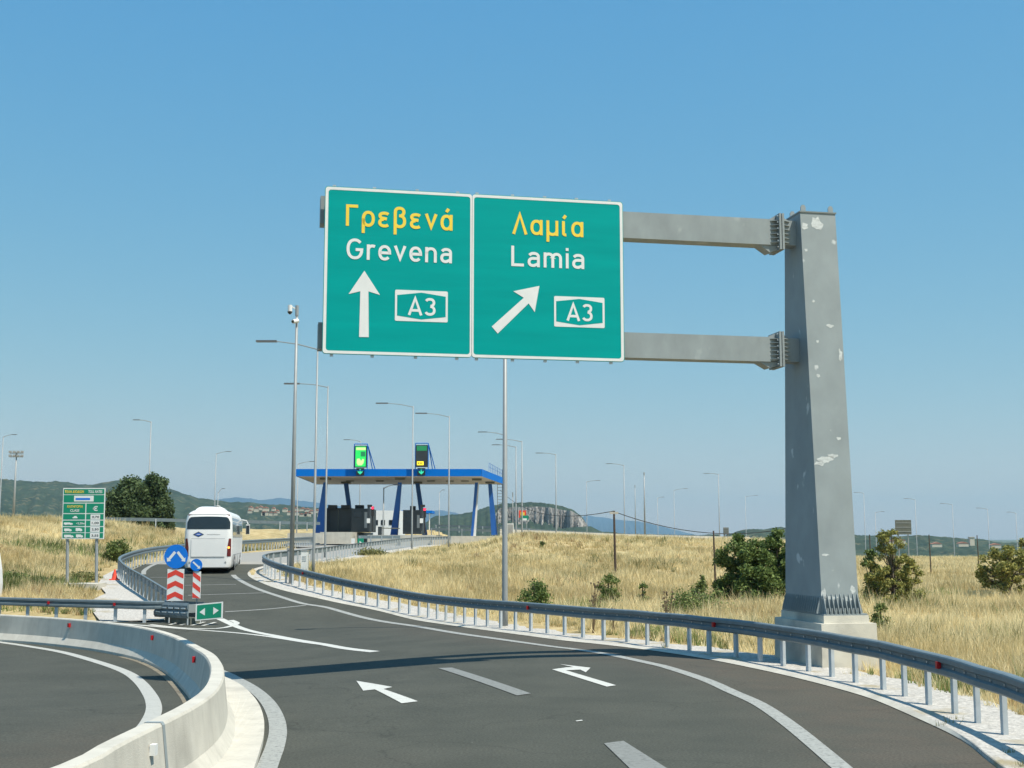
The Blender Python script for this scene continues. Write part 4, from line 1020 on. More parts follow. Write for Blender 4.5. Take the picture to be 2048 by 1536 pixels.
# side glass, doors, wheels
def sidex(z): return wd(z)
for sg in (-1, 1):
    for k, (y0, y1) in enumerate(((.55, 2.2), (2.25, 4.1), (4.15, 6.0), (6.05, 7.9), (7.95, 9.8), (9.85, 11.3))):
        m_ = MB(); 
        for z in (1.95, 2.3, 2.65, 3.0):
            for y in (y0, y1): m_.v.append(Vector((sg*(sidex(z)+.012), y, z)))
        for j in range(3): m_.f.append((2*j, 2*j+1, 2*j+3, 2*j+2) if sg > 0 else (2*j+1, 2*j, 2*j+2, 2*j+3))
        m_.build('side_window', mat('side_glass', (.10, .13, .14), .06, spec=.8) if k == 0 and sg < 0 else bpy.data.materials['side_glass'], bus, local=True)
    for y in (3.1, 9.4):
        c = Vector((sg*1.12, y, .5)); wh = MB().tube([c-Vector((sg*.14, 0, 0)), c+Vector((sg*.14, 0, 0))], .5, 24).build('wheel', 'black', bus, local=True)
        m2 = MB().tube([c+Vector((sg*.14, 0, 0)), c+Vector((sg*.15, 0, 0))], .28, 16); o2 = m2.build('rim', 'alu', wh, local=True)
    MB().frame_box(Vector((sg*1.258, 6, 1.0)), Vector((1, 0, 0)), Vector((0, 1, 0)), Z, .004, 4.8, .012).build('side_ridge', 'grey_plastic', bus, local=True)
    for y in (.55, 1.5, 2.2, 4.5, 6.5): MB().box((sg*1.252, y, .72), (.012, .02, .55)).build('panel_gap', 'black', bus, local=True)
    mr = MB().tube([(sg*1.15, 12.1, 3.05), (sg*1.45, 12.5, 3.0), (sg*1.55, 12.5, 2.8)], .035, 8).build('mirror_arm', 'white_paint', bus, local=True)
    MB().box((sg*1.55, 12.45, 2.45), (.24, .16, .62)).build('mirror_housing', 'white_paint', mr, local=True)
    MB().box((sg*1.55, 12.36, 2.43), (.20, .02, .54)).build('mirror_glass', 'glass', mr, local=True)
m_ = MB(); zz = [3.36, 3.46, 3.56, 3.62]; ww = [.80, .74, .62, .48]; y0s = [.75, .85, 1.05, 1.4]; y1s = [3.6, 3.55, 3.4, 3.2]
for z, w_, a, b in zip(zz, ww, y0s, y1s):
    for x, y in ((-w_, a), (-w_*.5, a-.1), (w_*.5, a-.1), (w_, a), (w_, b), (-w_, b)): m_.v.append(Vector((x, y, z)))
for j in range(3):
    for k in range(6): m_.f.append((j*6+k, j*6+(k+1) % 6, (j+1)*6+(k+1) % 6, (j+1)*6+k))
m_.f.append(tuple(18+k for k in range(6))); m_.build('roof_unit', 'white_paint', bus, local=True)
MB().tube([(.35, 1.2, 3.62), (.35, 1.2, 3.66)], .16, 12).build('roof_vent', 'white_paint', bus, local=True)
MB().box((0, 6.2, .38), (2.2, 11.4, .3)).build('underbody', 'black', bus, local=True)

# white van leaving the view at left
vp_ = hit(-62, 1214); vz = vp_.y/F
van = thing('van', vp_, 'white van cut off by the left edge of the view', 'van')
def vpx(px, py): return at(px, py, vp_.y)
e = at(6.5, 1150, vp_.y+2.0).x; L_ = 5.4; zg = vp_.z
prof_v = [(e-.02, .35), (e, .9), (e-.05, 1.5), (e-.18, 2.2), (e-.42, 2.62), (e-.9, 2.74), (e-L_+.9, 2.74), (e-L_+.35, 2.4), (e-L_+.2, 1.5), (e-L_, 1.0), (e-L_, .35)]
MB().prism([Vector((x, vp_.y, zg+z)) for x, z in prof_v], (0, 2.0, 0)).build('body', 'white_van', van)
MB().prism([Vector((x, vp_.y-.012, zg+z)) for x, z in ((e-.09, 1.5), (e-.22, 2.15), (e-1.4, 2.2), (e-1.4, 1.5))], (0, .01, 0)).build('side_window', 'glass', van)
for x in (e-.95, e-L_+1.0):
    wh = MB().tube([(x, vp_.y-.03, zg+.34), (x, vp_.y+.22, zg+.34)], .34, 20).build('wheel', 'black', van)
    MB().tube([(x, vp_.y-.04, zg+.34), (x, vp_.y-.03, zg+.34)], .2, 14).build('rim', 'alu', wh)
MB().box((e-.01, vp_.y+.2, zg+1.0), (.06, .25, .5)).build('tail_lamp', 'tail_red', van)

# ------------------------------------------------------------------ toll station
CY0, CY1 = 137.0, 158.0
can = thing('toll_canopy', at(780, 1070, 145), 'flat toll canopy with blue edge on slanted blue columns', 'canopy')
fl, fr = at(593, 952, CY0), at(962.5, 952, CY0); zbt = (fl.z+fr.z)/2; ztp = at(780, 938, CY0).z
br = at(1008, 970, CY1); bl_ = at(633, 969, CY1)
def cz(p, z): return Vector((p.x, p.y, z))
outl = [fl, fr, br, bl_]
MB().prism([cz(p, zbt) for p in outl], (0, 0, .25)).build('soffit', 'soffit', can)
MB().prism([cz(p, ztp-.12) for p in outl], (0, 0, .1)).build('roof_deck', 'grey_plastic', can)
def fasc(a, b, nm='fascia', k=1):
    d = (b-a); d.z = 0; d.normalize(); n = Vector((d.y, -d.x, 0)); return MB().prism([cz(a-d*.04, zbt-.03)+n*.06, cz(b+d*.04, zbt-.03)+n*.06, cz(b+d*.04, ztp)+n*.06, cz(a-d*.04, ztp)+n*.06], -n*.05).build(nm, 'blue', can)
NP = 6
for k in range(NP): 
    a = fl.lerp(fr, k/NP); b = fl.lerp(fr, (k+1)/NP); d = (b-a).normalized()*.05; fasc(a+d*.9, b-d*.9)
for k in range(3):
    a = fr.lerp(br, k/3); b = fr.lerp(br, (k+1)/3); d = (b-a).normalized()*.05; fasc(a+d*.9, b-d*.9)
for k in range(NP):
    a = br.lerp(bl_, k/NP); b = br.lerp(bl_, (k+1)/NP); fasc(a, b)
fasc(bl_, fl)
sr = MB()
for k in range(9): 
    p = at(978+3.4*k, 946, CY0+4+2.0*k); p.z = ztp; sr.tube([p, p+Z*.9], .02, 4)
for zz2 in (.45, .9): 
    p = at(978, 946, CY0+4); q = at(978+3.4*8, 946, CY0+20); sr.tube([cz(p, ztp+zz2), cz(q, ztp+zz2)], .02, 4)
sr.build('roof_railing', 'blue', can)
# ladder at the back right corner
ld = MB(); lx = at(995, 1000, CY1)
for dx in (0, .6): ld.tube([Vector((lx.x+dx, CY1-.4, 3.2)), Vector((lx.x+dx, CY1-.4, ztp+1.1))], .03, 4)
for k in range(18): ld.tube([Vector((lx.x, CY1-.4, 3.4+k*.38)), Vector((lx.x+.6, CY1-.4, 3.4+k*.38))], .02, 4)
ld.build('ladder', 'greyboard', can)
def column(px0, py0, px1, py1, Yb, w0, w1, m='blue_dark'):
    a = at(px0, py0, Yb); b = at(px1, py1, Yb); b.z = min(b.z, zbt+.1)
    ab = [(a, w0), (b, w1)]; m_ = MB(); P = []
    for c, w_ in ab: P += [c+Vector((x*w_/2, y*w_/2, 0)) for x, y in ((-1, -1), (1, -1), (1, 1), (-1, 1))]
    m_.add(P, [(3, 2, 1, 0), (4, 5, 6, 7)]+[(i, (i+1) % 4, 4+(i+1) % 4, 4+i) for i in range(4)]); return m_.build('column', m, can)
for q in ((640, 1070, 651, 965, 141, 1.05, .42), (706, 1070, 692, 967, 151, .5, .5), (788, 1072, 800, 965, 141, .8, .42), (850, 1072, 835, 967, 151, .6, .5), (944, 1072, 953, 965, 143, .28, .35), (989, 1070, 980, 968, 151, .72, .45)): column(*q)
column(949, 1072, 955, 965, 143.6, .3, .35, 'sign_white')
for px, py, Yb in ((651, 966, 141), (692, 967, 151), (800, 965, 141), (835, 967, 151), (954, 965, 143), (980, 968, 151)):
    c = at(px, py, Yb); c.z = zbt-.12; MB().box(c, (1.1, 1.1, .2)).build('column_head', 'greyboard', can)
# soffit lamps
for px in (700, 760, 862, 900, 930):
    c = at(px, 962, 148); c.z = zbt-.06; MB().box(c, (.9, .5, .1)).build('soffit_lamp', 'greyboard', can)
# lane signs
def vms(px0, px1, py0, py1, label, lit):
    c = at((px0+px1)/2, py1, CY0-.6); th = thing('lane_display', c, label, 'display board')
    a = at(px0, py0, CY0-.9); b = at(px1, py1, CY0-.9); w_ = b.x-a.x; h = a.z-b.z; xc = (a.x+b.x)/2; zc = (a.z+b.z)/2; y = CY0-.9
    MB().box((xc, y+.15, zc), (w_, .3, h)).build('case', 'booth', th)
    fr_ = MB()
    for dx in (-w_/2-.06, w_/2+.06): fr_.tube([(xc+dx, y+.15, zc-h/2-.3), (xc+dx, y+.15, zc+h/2+.2)], .05, 6)
    for z in (zc+h/2+.2, zc-h/2-.3): fr_.tube([(xc-w_/2-.06, y+.15, z), (xc+w_/2+.06, y+.15, z)], .05, 6)
    for dx in (.2, .5): fr_.tube([(xc+w_/2+.1, y+.3, zc+h/2), (xc+w_/2+dx+.2, y+2.2, zbt+.8)], .05, 6)
    fr_.build('support_frame', 'blue', th)
    if lit:
        MB().box((xc, y-.005, zc-.0*h), (w_*.86, .02, h*.92)).build('lit_screen', 'led_green', th)
        MB().box((xc+.02*w_, y-.02, zc+h*.36), (w_*.78, .02, h*.12)).build('screen_header', 'led_pale', th)
        MB().box((xc+w_*.2, y-.02, zc+h*.12), (w_*.36, .02, h*.22)).build('screen_logo', 'led_darkgreen', th)
        pts = [Vector((xc+w_*x, y-.02, zc+h*z)) for x, z in ((-.3, -.1), (-.1, -.08), (.05, -.2), (.15, -.1), (.3, -.12), (.25, -.3), (.1, -.4), (-.2, -.4), (-.32, -.3))]
        MB().prism(pts, (0, .01, 0)).build('screen_symbol', 'led_pale', th)
    else:
        MB().box((xc, y-.005, zc+h*.35), (w_*.86, .02, h*.22)).build('green_header', 'led_darkgreen', th)
        MB().box((xc-w_*.12, y-.01, zc-h*.33), (w_*.56, .02, h*.17)).build('lit_screen', 'led_yellow', th)
        font_text('EE', Vector((xc-w_*.12, y-.03, zc-h*.33)), h*.09, 'booth', th, w_*.4)
    # green arrow lamp below
    c = at((px0+px1)/2-1.0, 943.5, CY0-.5); al = thing('lane_arrow_signal', c, 'lit green down arrow on the canopy edge under the '+('green display' if lit else 'dark display'), 'signal', 'lane arrow signals')
    MB().box((c.x, c.y+.15, c.z), (.85, .3, .8)).build('case', 'booth', al)
    s_ = .28; P = [(-.07, .3), (.07, .3), (.07, -.02), (.26, .1), (.26, -.06), (0, -.3), (-.26, -.06), (-.26, .1), (-.07, -.02)]
    MB().prism([Vector((c.x+x, c.y-.02, c.z+z)) for x, z in P], (0, .015, 0)).build('arrow', 'led_mint', al)
vms(709.5, 733, 891.5, 935, 'display board lit bright green above the left toll lane', True)
vms(832, 855, 890, 934, 'dark display board with a yellow field above the right toll lane', False)

# islands, booths
def blk(name, px0, py0, px1, py1, Yb, dep, m, parent, local=False):
    a, b = at(px0, py0, Yb), at(px1, py1, Yb); return MB().box(((a.x+b.x)/2, Yb+dep/2, (a.z+b.z)/2), (abs(b.x-a.x), dep, abs(a.z-b.z))).build(name, m, parent)
i1 = thing('toll_island', at(620, 1085, 133), 'long pale concrete toll island wall left of the left booth', 'island')
blk('wall', 575, 1066, 646, 1086, 131, 1.5, 'concrete', i1); blk('wall', 640, 1064, 700, 1088, 133.2, 22, 'concrete', i1)
i2 = thing('toll_island', at(800, 1092, 133), 'pale concrete toll island below the right booth', 'island')
blk('wall', 735, 1070, 800, 1094, 132, 20, 'concrete', i2); blk('nose', 800, 1070, 862, 1094, 131, 20, 'concrete', i2)
i3 = thing('toll_island', at(930, 1090, 133), 'pale concrete wall at the right end of the toll station', 'island')
blk('wall', 862, 1072, 1000, 1092, 138, 16, 'concrete', i3)
b1 = thing('toll_booth', at(690, 1066, 139), 'dark grey toll booth under the left display with three roof units', 'toll booth')
blk('cabin', 650, 1016, 702, 1066, 142, 5, 'booth', b1); blk('cabin', 703, 1017, 738, 1064, 139, 7, 'booth', b1)
for x in (664, 690, 718): blk('roof_unit', x-8, 1010, x+8, 1017.5, 141, 1.2, 'black', b1)
blk('window', 708, 1022, 724, 1035, 138.95, .05, 'glass', b1); blk('door', 729, 1024, 734, 1056, 138.94, .05, 'grey_plastic', b1)
for x in (676, ): blk('panel_joint', x, 1020, x+1, 1064, 141.96, .05, 'greyboard', b1)
b2 = thing('toll_booth', at(825, 1070, 139), 'dark grey toll booth under the right display', 'toll booth')
blk('cabin', 806, 1020, 842, 1068, 139, 7, 'booth', b2); blk('roof_unit', 820, 1012, 830, 1020.5, 140, 1.2, 'black', b2)
blk('window', 811, 1025, 824, 1036, 138.95, .05, 'glass', b2); blk('door', 834, 1030, 839, 1056, 138.94, .05, 'grey_plastic', b2)
ob_ = thing('office_building', at(770, 1068, 175), 'white flat-roofed service building behind the toll lanes', 'building')
blk('wall', 742, 1021, 800, 1070, 172, 8, 'sign_white', ob_)
for x in (748, 762, 778): blk('window', x, 1040, x+8, 1050, 171.95, .06, 'glass', ob_)
fa = thing('far_canopy', at(830, 1030, 230), 'small blue canopy edge far behind the right booth', 'canopy')
blk('fascia', 798, 1021, 864, 1026.5, 225, 8, 'blue', fa); blk('column', 858, 1026, 859.5, 1060, 226, .4, 'sign_white', fa); blk('column', 800, 1026, 802, 1060, 226, .4, 'blue_dark', fa)
def toll_light(px, py, label, base_y):
    p = at(px, py, 134); th = thing('toll_stop_light', Vector((p.x, 134, at(px, base_y, 134).z)), label, 'traffic light')
    MB().tube([Vector((p.x, 134, at(px, base_y, 134).z)), p], .06, 8).build('pole', 'black', th)
    MB().box(p-Vector((0, 0, .35)), (.28, .24, 1.0)).build('head', 'black', th)
    MB().tube([p+Vector((0, -.13, .0)), p+Vector((0, -.17, .0))], .14, 12).build('lens', 'red_light', th)
toll_light(745.5, 1016, 'lit red stop light right of the left toll booth', 1062); toll_light(849.5, 1019, 'lit red stop light right of the right toll booth', 1066)
# toll machines and barrier arms
for px, nm in ((737, 'dark payment post beside the left toll booth'), (843, 'dark payment post beside the right toll booth')):
    p = at(px, 1062, 136); th = thing('payment_post', p, nm, 'machine'); MB().box(p+Z*1.3, (.25, .3, 2.6)).build('post', 'booth', th); MB().box(p+Z*2.7+Vector((.1, 0, 0)), (.5, .35, .25)).build('head', 'black', th); MB().box(p+Z*1.1-Vector((0, .2, 0)), (.35, .1, .5)).build('panel', 'sign_white', th)
for px0, px1, nm in ((760, 800, 'toll barrier arm across the lane before the white building'), ):
    a, b = at(px0, 1056, 137), at(px1, 1057, 137); th = thing('toll_barrier', Vector((a.x, 137, 2.95)), nm, 'barrier'); MB().box((a.x, 137, (a.z+2.95)/2), (.4, .4, a.z-2.95+.3)).build('housing', 'booth', th); MB().tube([a, b], .05, 6).build('arm', 'greyboard', th)
# small crash cushion with red/white marker and green arrow board before the left booth
p = at(706, 1092, 124); th = thing('island_nose_marker', p, 'small red and white post with green arrow board before the left island', 'marker post')
MB().box(p+Z*.3, (.35, .1, .9)).build('board', 'sign_white', th); MB().box(p+Z*.1-Vector((0, .06, 0)), (.35, .02, .25)).build('red_band', 'sign_red', th); MB().box(p+Vector((.75, 0, .3)), (.6, .1, .9)).build('green_board', 'green2', th); MB().prism([p+Vector((.9, -.06, .3)), p+Vector((.65, -.06, .5)), p+Vector((.65, -.06, .1))], (0, .01, 0)).build('triangle', 'sign_white', th)
isl = [Vector((at(716, 1080, 126).x+k*.9, 126+k*1.2, float(g(128))+.0)) for k in range(6)]
guardrail('guardrail', isl, 1.05, 'short stacked guardrail in front of the left toll island', -1, 5, 1.6, simple=True)

# cabinet by the near poles
p = hit(609, 1152); s_ = p.y/F; th = thing('roadside_cabinet', p, 'white roadside cabinet behind the guardrail between the two tall poles', 'cabinet')
MB().box(p+Z*(25*s_), (13*s_, .45, 50*s_)).build('case', 'sign_white', th); MB().box(p+Z*(50.5*s_), (15*s_, .5, .06)).build('lid', 'grey_plastic', th)
for k in range(3): MB().box(p+Vector((0, -.235, (38-4*k)*s_)), (8*s_, .01, .8*s_)).build('vent', 'grey_plastic', th)
p2 = p+Vector((-.9, .2, 0)); th2 = thing('cable_post', p2, 'slim grey post left of the white cabinet', 'post'); MB().tube([p2-Z*.2, p2+Z*1.35], .07, 8).build('stem', 'pole', th2); MB().box(p2+Z*1.4, (.18, .18, .1)).build('cap', 'grey_plastic', th2)

# ------------------------------------------------------------------ lamps
def lamp(px_t, py_t, px_b, py_b, arm_px, label, h=12.0, r=.10, depth=None, kind='lamp', group='street lamps along the roads'):
    D = depth or h*F/(py_b-py_t)/1.0
    t = at(px_t, py_t, D); b = at(px_b, py_b, D)
    x = (t.x+b.x)/2; bz = min(b.z, Tz(x, D))-.1
    th = thing('street_lamp' if kind == 'lamp' else 'mast', Vector((x, D, bz+.1)), label, 'street lamp' if kind == 'lamp' else 'mast', group)
    MB().tube([(x, D, bz), (x, D, bz+1.0), (x, D, t.z)], [r, r*.92, r*.5], 10).build('pole', 'pole', th, smooth=True)
    MB().box((x, D, bz+.12), (r*4, r*4, .05)).build('foot_plate', 'pole', th)
    if arm_px:
        e = at(arm_px[0], arm_px[1], D); s = Vector((x, D, t.z)); d = e-s; L = d.length; hd = min(1.0, L*.35); k = d*(1-hd/L)
        MB().tube([s-Z*.1, s+k*.5+Z*.02, s+k], [r*.42, r*.36, r*.3], 6).build('arm', 'pole', th)
        q = s+k; dx = Vector((1 if d.x > 0 else -1, 0, 0)); MB().frame_box(q+dx*hd*.5, dx, Vector((0, 1, 0)), Z, hd*.55, .14, .045).build('lamp_head', 'lamp_head', th)
    return th
LAMPS = [
 (634, 695, 628, 1150, (515, 677), 'tall street lamp whose pole meets the lower left corner of the big sign'),
 (653, 772, 653, 1114, (570, 765), 'street lamp second right of the camera mast with its arm pointing left'),
 (824, 812, 826, 1084, (753, 804), 'street lamp whose pole passes left of the dark toll display'),
 (898, 832, 898, 1092, (832, 824), 'street lamp standing in front of the canopy right of the dark toll display'),
 (1007, 868, 1009, 1072, (957, 862), 'street lamp almost hidden behind the near pole under the sign'),
 (1042, 882, 1046, 1070, (993, 877), 'street lamp right of the near pole, the taller of the close pair'),
 (1030, 893, 1034, 1070, (985, 888), 'street lamp right of the near pole, the shorter of the close pair'),
 (1110, 908, 1114, 1073, (1072, 905), 'street lamp standing before the left half of the cliff'),
 (1246, 930, 1251, 1070, (1213, 926), 'street lamp with arm to the left just right of the wooden wire pole'),
 (1172, 963, 1175, 1068, (1200, 960), 'street lamp with arm to the right at the right end of the cliff'),
 (1315, 996, 1316, 1068, (1328, 993), 'short looking far lamp with arm to the right beyond the plain masts'),
 (1348, 980, 1349, 1068, (1375, 976), 'far lamp with arm to the right between the plain masts and the left-armed lamp'),
 (1436, 948, 1440, 1070, (1408, 946), 'street lamp with arm to the left above the small square board'),
 (1491, 993, 1492, 1068, (1515, 990), 'far lamp with arm to the right above the big bush'),
 (1727, 986, 1731, 1076, (1708, 984), 'far lamp right beside the gantry pillar'),
 (1751, 1025, 1752, 1090, (1768, 1022), 'small far lamp with arm to the right above the slim tree'),
 (1830, 999, 1834, 1092, (1808, 996), 'far lamp right of the board behind the slim tree'),
 (1905, 1009, 1908, 1096, (1881, 1006), 'far lamp left of the pale tower on the horizon'),
 (1976, 1018, 1978, 1096, (1953, 1015), 'far lamp right of the pale tower on the horizon'),
 (2033, 1026, 2034, 1096, (2014, 1023), 'rightmost far lamp near the edge of the view'),
 (301, 843, 297, 1034, (267, 838), 'street lamp in front of the big round tree at left'),
 (322, 975, 323, 1034, (336, 968), 'small lamp before the right half of the round tree'),
 (430, 907, 431, 1042, (462, 901), 'street lamp rising behind the coach with arm to the right'),
 (5, 873, 0, 1034, (33, 867), 'leftmost street lamp with arm to the right'),
 (720, 882, 720, 1068, (688, 878), 'street lamp rising behind the lit green display'),
 (595, 927, 595, 1045, (632, 921), 'street lamp hidden behind the camera mast with arm to the right'),
 (878, 985, 879, 1050, (888, 977), 'small lamp seen under the canopy right of the right booth'),
 (435, 985, 436, 1040, (448, 973), 'tiny far lamp above the coach roof'),
 (766, 975, 768, 1072, (798, 967), 'grey curved camera pole under the canopy before the white building'),
]
for a in LAMPS:
    D = 12.0*F/(a[3]-a[1])
    if a[0] > 1700: D = min(D, 330)
    if a[0] in (322, 878, 435): D = 230
    if a[0] == 766: D = 138
    if a[0] in (1315,): D = 330
    if a[0] in (1007,): D = 150
    if a[0] in (595, 720): D = 190
    hgt = (a[3]-a[1])/F*D
    lamp(*a, h=hgt, r=.085 if D < 120 else .115, depth=D)
# near pole under the sign
D = hit(1010, 1256).y
lamp(1010, 500, 1010, 1256, (905, 486), 'nearest street lamp with its thick pole running down from behind the big sign', depth=D+.3, r=.105, h=12)
# masts
def mast(px_t, py_t, px_b, py_b, D, r, label):
    t = at(px_t, py_t, D); b = at(px_b, py_b, D); x = (t.x+b.x)/2; bz = min(b.z, Tz(x, D))-.1
    th = thing('mast', Vector((x, D, bz)), label, 'mast'); MB().tube([(x, D, bz), (x, D, t.z)], [r, r*.5], 10).build('pole', 'pole', th, smooth=True)
    MB().tube([(x, D, t.z-.5), (x, D, t.z+.02)], r*.7, 10).build('cap', 'pole', th); return th, Vector((x, D, t.z))
mast(1288, 945, 1290, 1068, 230, .17, 'thick plain mast, the taller of the two without an arm'); mast(1270, 970, 1271, 1068, 250, .11, 'thin plain mast left of the thick plain mast')
mast(1025, 985, 1026, 1068, 150, .09, 'dark short mast beside the canopy ladder')
cm, ct = mast(590, 612, 587, 1146, 61.5, .125, 'tall camera mast left of the big sign with two white cameras')
a = at(580, 619, 61.4); MB().tube([a+Z*.22, a-Z*.1], .11, 12).build('camera_dome', 'sign_white', cm); MB().tube([a-Z*.12, a-Z*.24], [.14, .05], 12).build('camera_lens', 'glass', cm); MB().tube([a+Z*.2, ct+Z*(-.2)], .03, 6).build('bracket', 'sign_white', cm)
a = at(590, 642, 61.3); MB().tube([a+Vector((.12, .1, .03)), a+Vector((-.08, -.12, -.05))], .11, 12).build('camera_body', 'sign_white', cm); MB().tube([a+Vector((-.08, -.12, -.05)), a+Vector((-.1, -.15, -.06))], .07, 10).build('camera_lens', 'glass', cm)
# floodlight mast far left
fm, ft = mast(32, 905, 28, 1034, 200, .22, 'stadium style floodlight mast with a cluster of lamps at far left')
MB().box(ft+Z*-.1, (2.2, .2, .12)).build('crossbar', 'pole', fm); MB().box(ft+Z*-.7, (2.2, .2, .12)).build('crossbar', 'pole', fm)
for k in range(4):
    for z in (.1, -.5): MB().box(ft+Vector((-.95+.63*k, -.15, z)), (.4, .3, .32)).build('floodlight', 'grey_plastic', fm)

# wooden pole with wires, fence posts, boards
def wpole(px, py0, py1, D, r, label, cat='pole', name='wooden_pole', m='rust'):
    t = at(px, py0, D); bz = min(at(px, py1, D).z, Tz(t.x, D))-.1; th = thing(name, Vector((t.x, D, bz)), label, cat); MB().tube([(t.x+.05, D, bz), (t.x, D, t.z)], [r*1.15, r*.85], 8).build('shaft', m, th); MB().tube([(t.x-.0, D, t.z), (t.x, D, t.z+.06)], r*.9, 8).build('top_cap', 'rust', th); return th, t
wp, wt = wpole(1228, 1024, 1163, 66, .062, 'brown wooden pole carrying the sagging wire')
MB().box(wt+Z*-.05, (.45, .1, .12)).build('insulator', 'concrete', wp)
def wire(a, b, sag, label):
    th = MB(); pts = [a.lerp(b, k/16)-Z*sag*4*(k/16)*(1-k/16) for k in range(17)]; th.tube(pts, .022, 5); o = th.build('overhead_wire', 'black'); tag(o, label, 'wire')
wire(wt+Z*.02, at(1640, 1040, 70), .95, 'overhead wire sagging from the wooden pole to behind the pillar')
wire(at(1000, 980, 150), wt+Z*.05, 1.3, 'overhead wire running left from the wooden pole towards the canopy')
wpole(1427, 1064, 1150, 62, .045, 'brown post standing left of the big bush', 'fence post', 'fence_post')
wpole(1858, 1071, 1152, 95, .045, 'brown post in the field right of the slim tree', 'fence post', 'fence_post')
wpole(1954, 1072, 1142, 105, .045, 'brown post in the field furthest to the right', 'fence post', 'fence_post')
wpole(1739, 1071, 1130, 90, .045, 'brown post between the pillar and the slim tree', 'fence post', 'fence_post')
def boardback(px0, py0, px1, py1, D, label, m='greyboard'):
    a, b = at(px0, py0, D), at(px1, py1, D); th = thing('sign_board', Vector(((a.x+b.x)/2, D, Tz((a.x+b.x)/2, D))), label, 'sign board')
    MB().box(((a.x+b.x)/2, D, (a.z+b.z)/2), (b.x-a.x, .12, a.z-b.z)).build('panel', m, th)
    for x in (a.x+.2*(b.x-a.x), b.x-.2*(b.x-a.x)): MB().tube([(x, D+.15, Tz(x, D)-.2), (x, D+.15, a.z)], .08, 6).build('post', 'pole', th)
    for k in range(3): z = b.z+(a.z-b.z)*(.2+.3*k); MB().box(((a.x+b.x)/2, D-.08, z), ((b.x-a.x)*.96, .04, .08)).build('backing_rail', 'pole', th)
boardback(1446.5, 1055, 1457.5, 1069, 150, 'small square grey sign back on the embankment crest'); boardback(1790, 1040, 1823, 1069, 170, 'large dark sign back standing behind the slim tree')
# far orange/green sign cluster right of canopy
a = at(1045, 1028, 190); th = thing('lane_sign', a, 'small orange and yellow sign on a post right of the canopy', 'road sign'); MB().box(a, (1.1, .1, 1.1)).build('board', 'orange', th); MB().box(a-Vector((0, .07, 0)), (.6, .04, .5)).build('face', 'sign_yellow', th); MB().tube([a+Vector((0, .1, .3)), Vector((a.x, a.y+.1, 2.9))], .06, 6).build('post', 'pole', th)
a = at(1049, 1035.5, 189); th = thing('lane_sign', a, 'small green and white sign just below the orange sign', 'road sign'); MB().box(a, (1.2, .1, .7)).build('board', 'green2', th); MB().box(a-Vector((0, .07, .25)), (.7, .04, .3)).build('face', 'sign_white', th); MB().tube([a+Vector((.3, .1, 0)), Vector((a.x+.3, a.y+.1, 2.9))], .06, 6).build('post', 'pole', th)
a = at(1021, 1058, 150); th = thing('roadside_cabinet', a, 'pale cabinet at the foot of the canopy right corner', 'cabinet'); MB().box(a, (.75, .5, 1.3)).build('case', 'sign_white', th); MB().box(a-Vector((0, .26, 0)), (.6, .02, 1.1)).build('door', 'grey_plastic', th)

# crest rails and walls on the far motorway
def farrail(pxs, H, label, step=4, dz_extra=0):
    pts = [at(px, py, D)-Z*H for px, py, D in pxs]; path = []
    for a, b in zip(pts, pts[1:]):
        n = max(1, int((b-a).length/step)); path += [a.lerp(b, k/n) for k in range(n)]
    path.append(pts[-1]); return guardrail('guardrail', path, H, label, -1, 6, 4.0, simple=True, group='far motorway guardrails')
farrail([(870, 1049, 190), (1000, 1053, 185), (1100, 1060, 190), (1240, 1067, 205), (1420, 1071, 240)], .9, 'distant guardrail along the crest below the cliff')
farrail([(860, 1056, 165), (930, 1057, 165), (1000, 1060, 165)], .9, 'distant guardrail seen through the right end of the toll station')
farrail([(-40, 1032, 118), (120, 1033, 118), (300, 1036, 120), (380, 1038, 122)], .75, 'guardrail along the top of the left embankment')
farrail([(480, 1040, 128), (560, 1042, 130), (640, 1044, 135)], .75, 'guardrail on the crest between the coach and the canopy')
cw = MB(); pts = [at(px, py, D) for px, py, D in ((1000, 1058, 182), (1100, 1062, 187), (1240, 1068, 200), (1420, 1072.5, 236), (1500, 1074, 250))]
for a, b in zip(pts, pts[1:]): cw.prism([a, b, b-Z*1.2, a-Z*1.2], (0, .4, 0))
tag(cw.build('motorway_kerb_wall', 'concrete'), 'long low pale wall of the motorway on the embankment crest', 'wall')

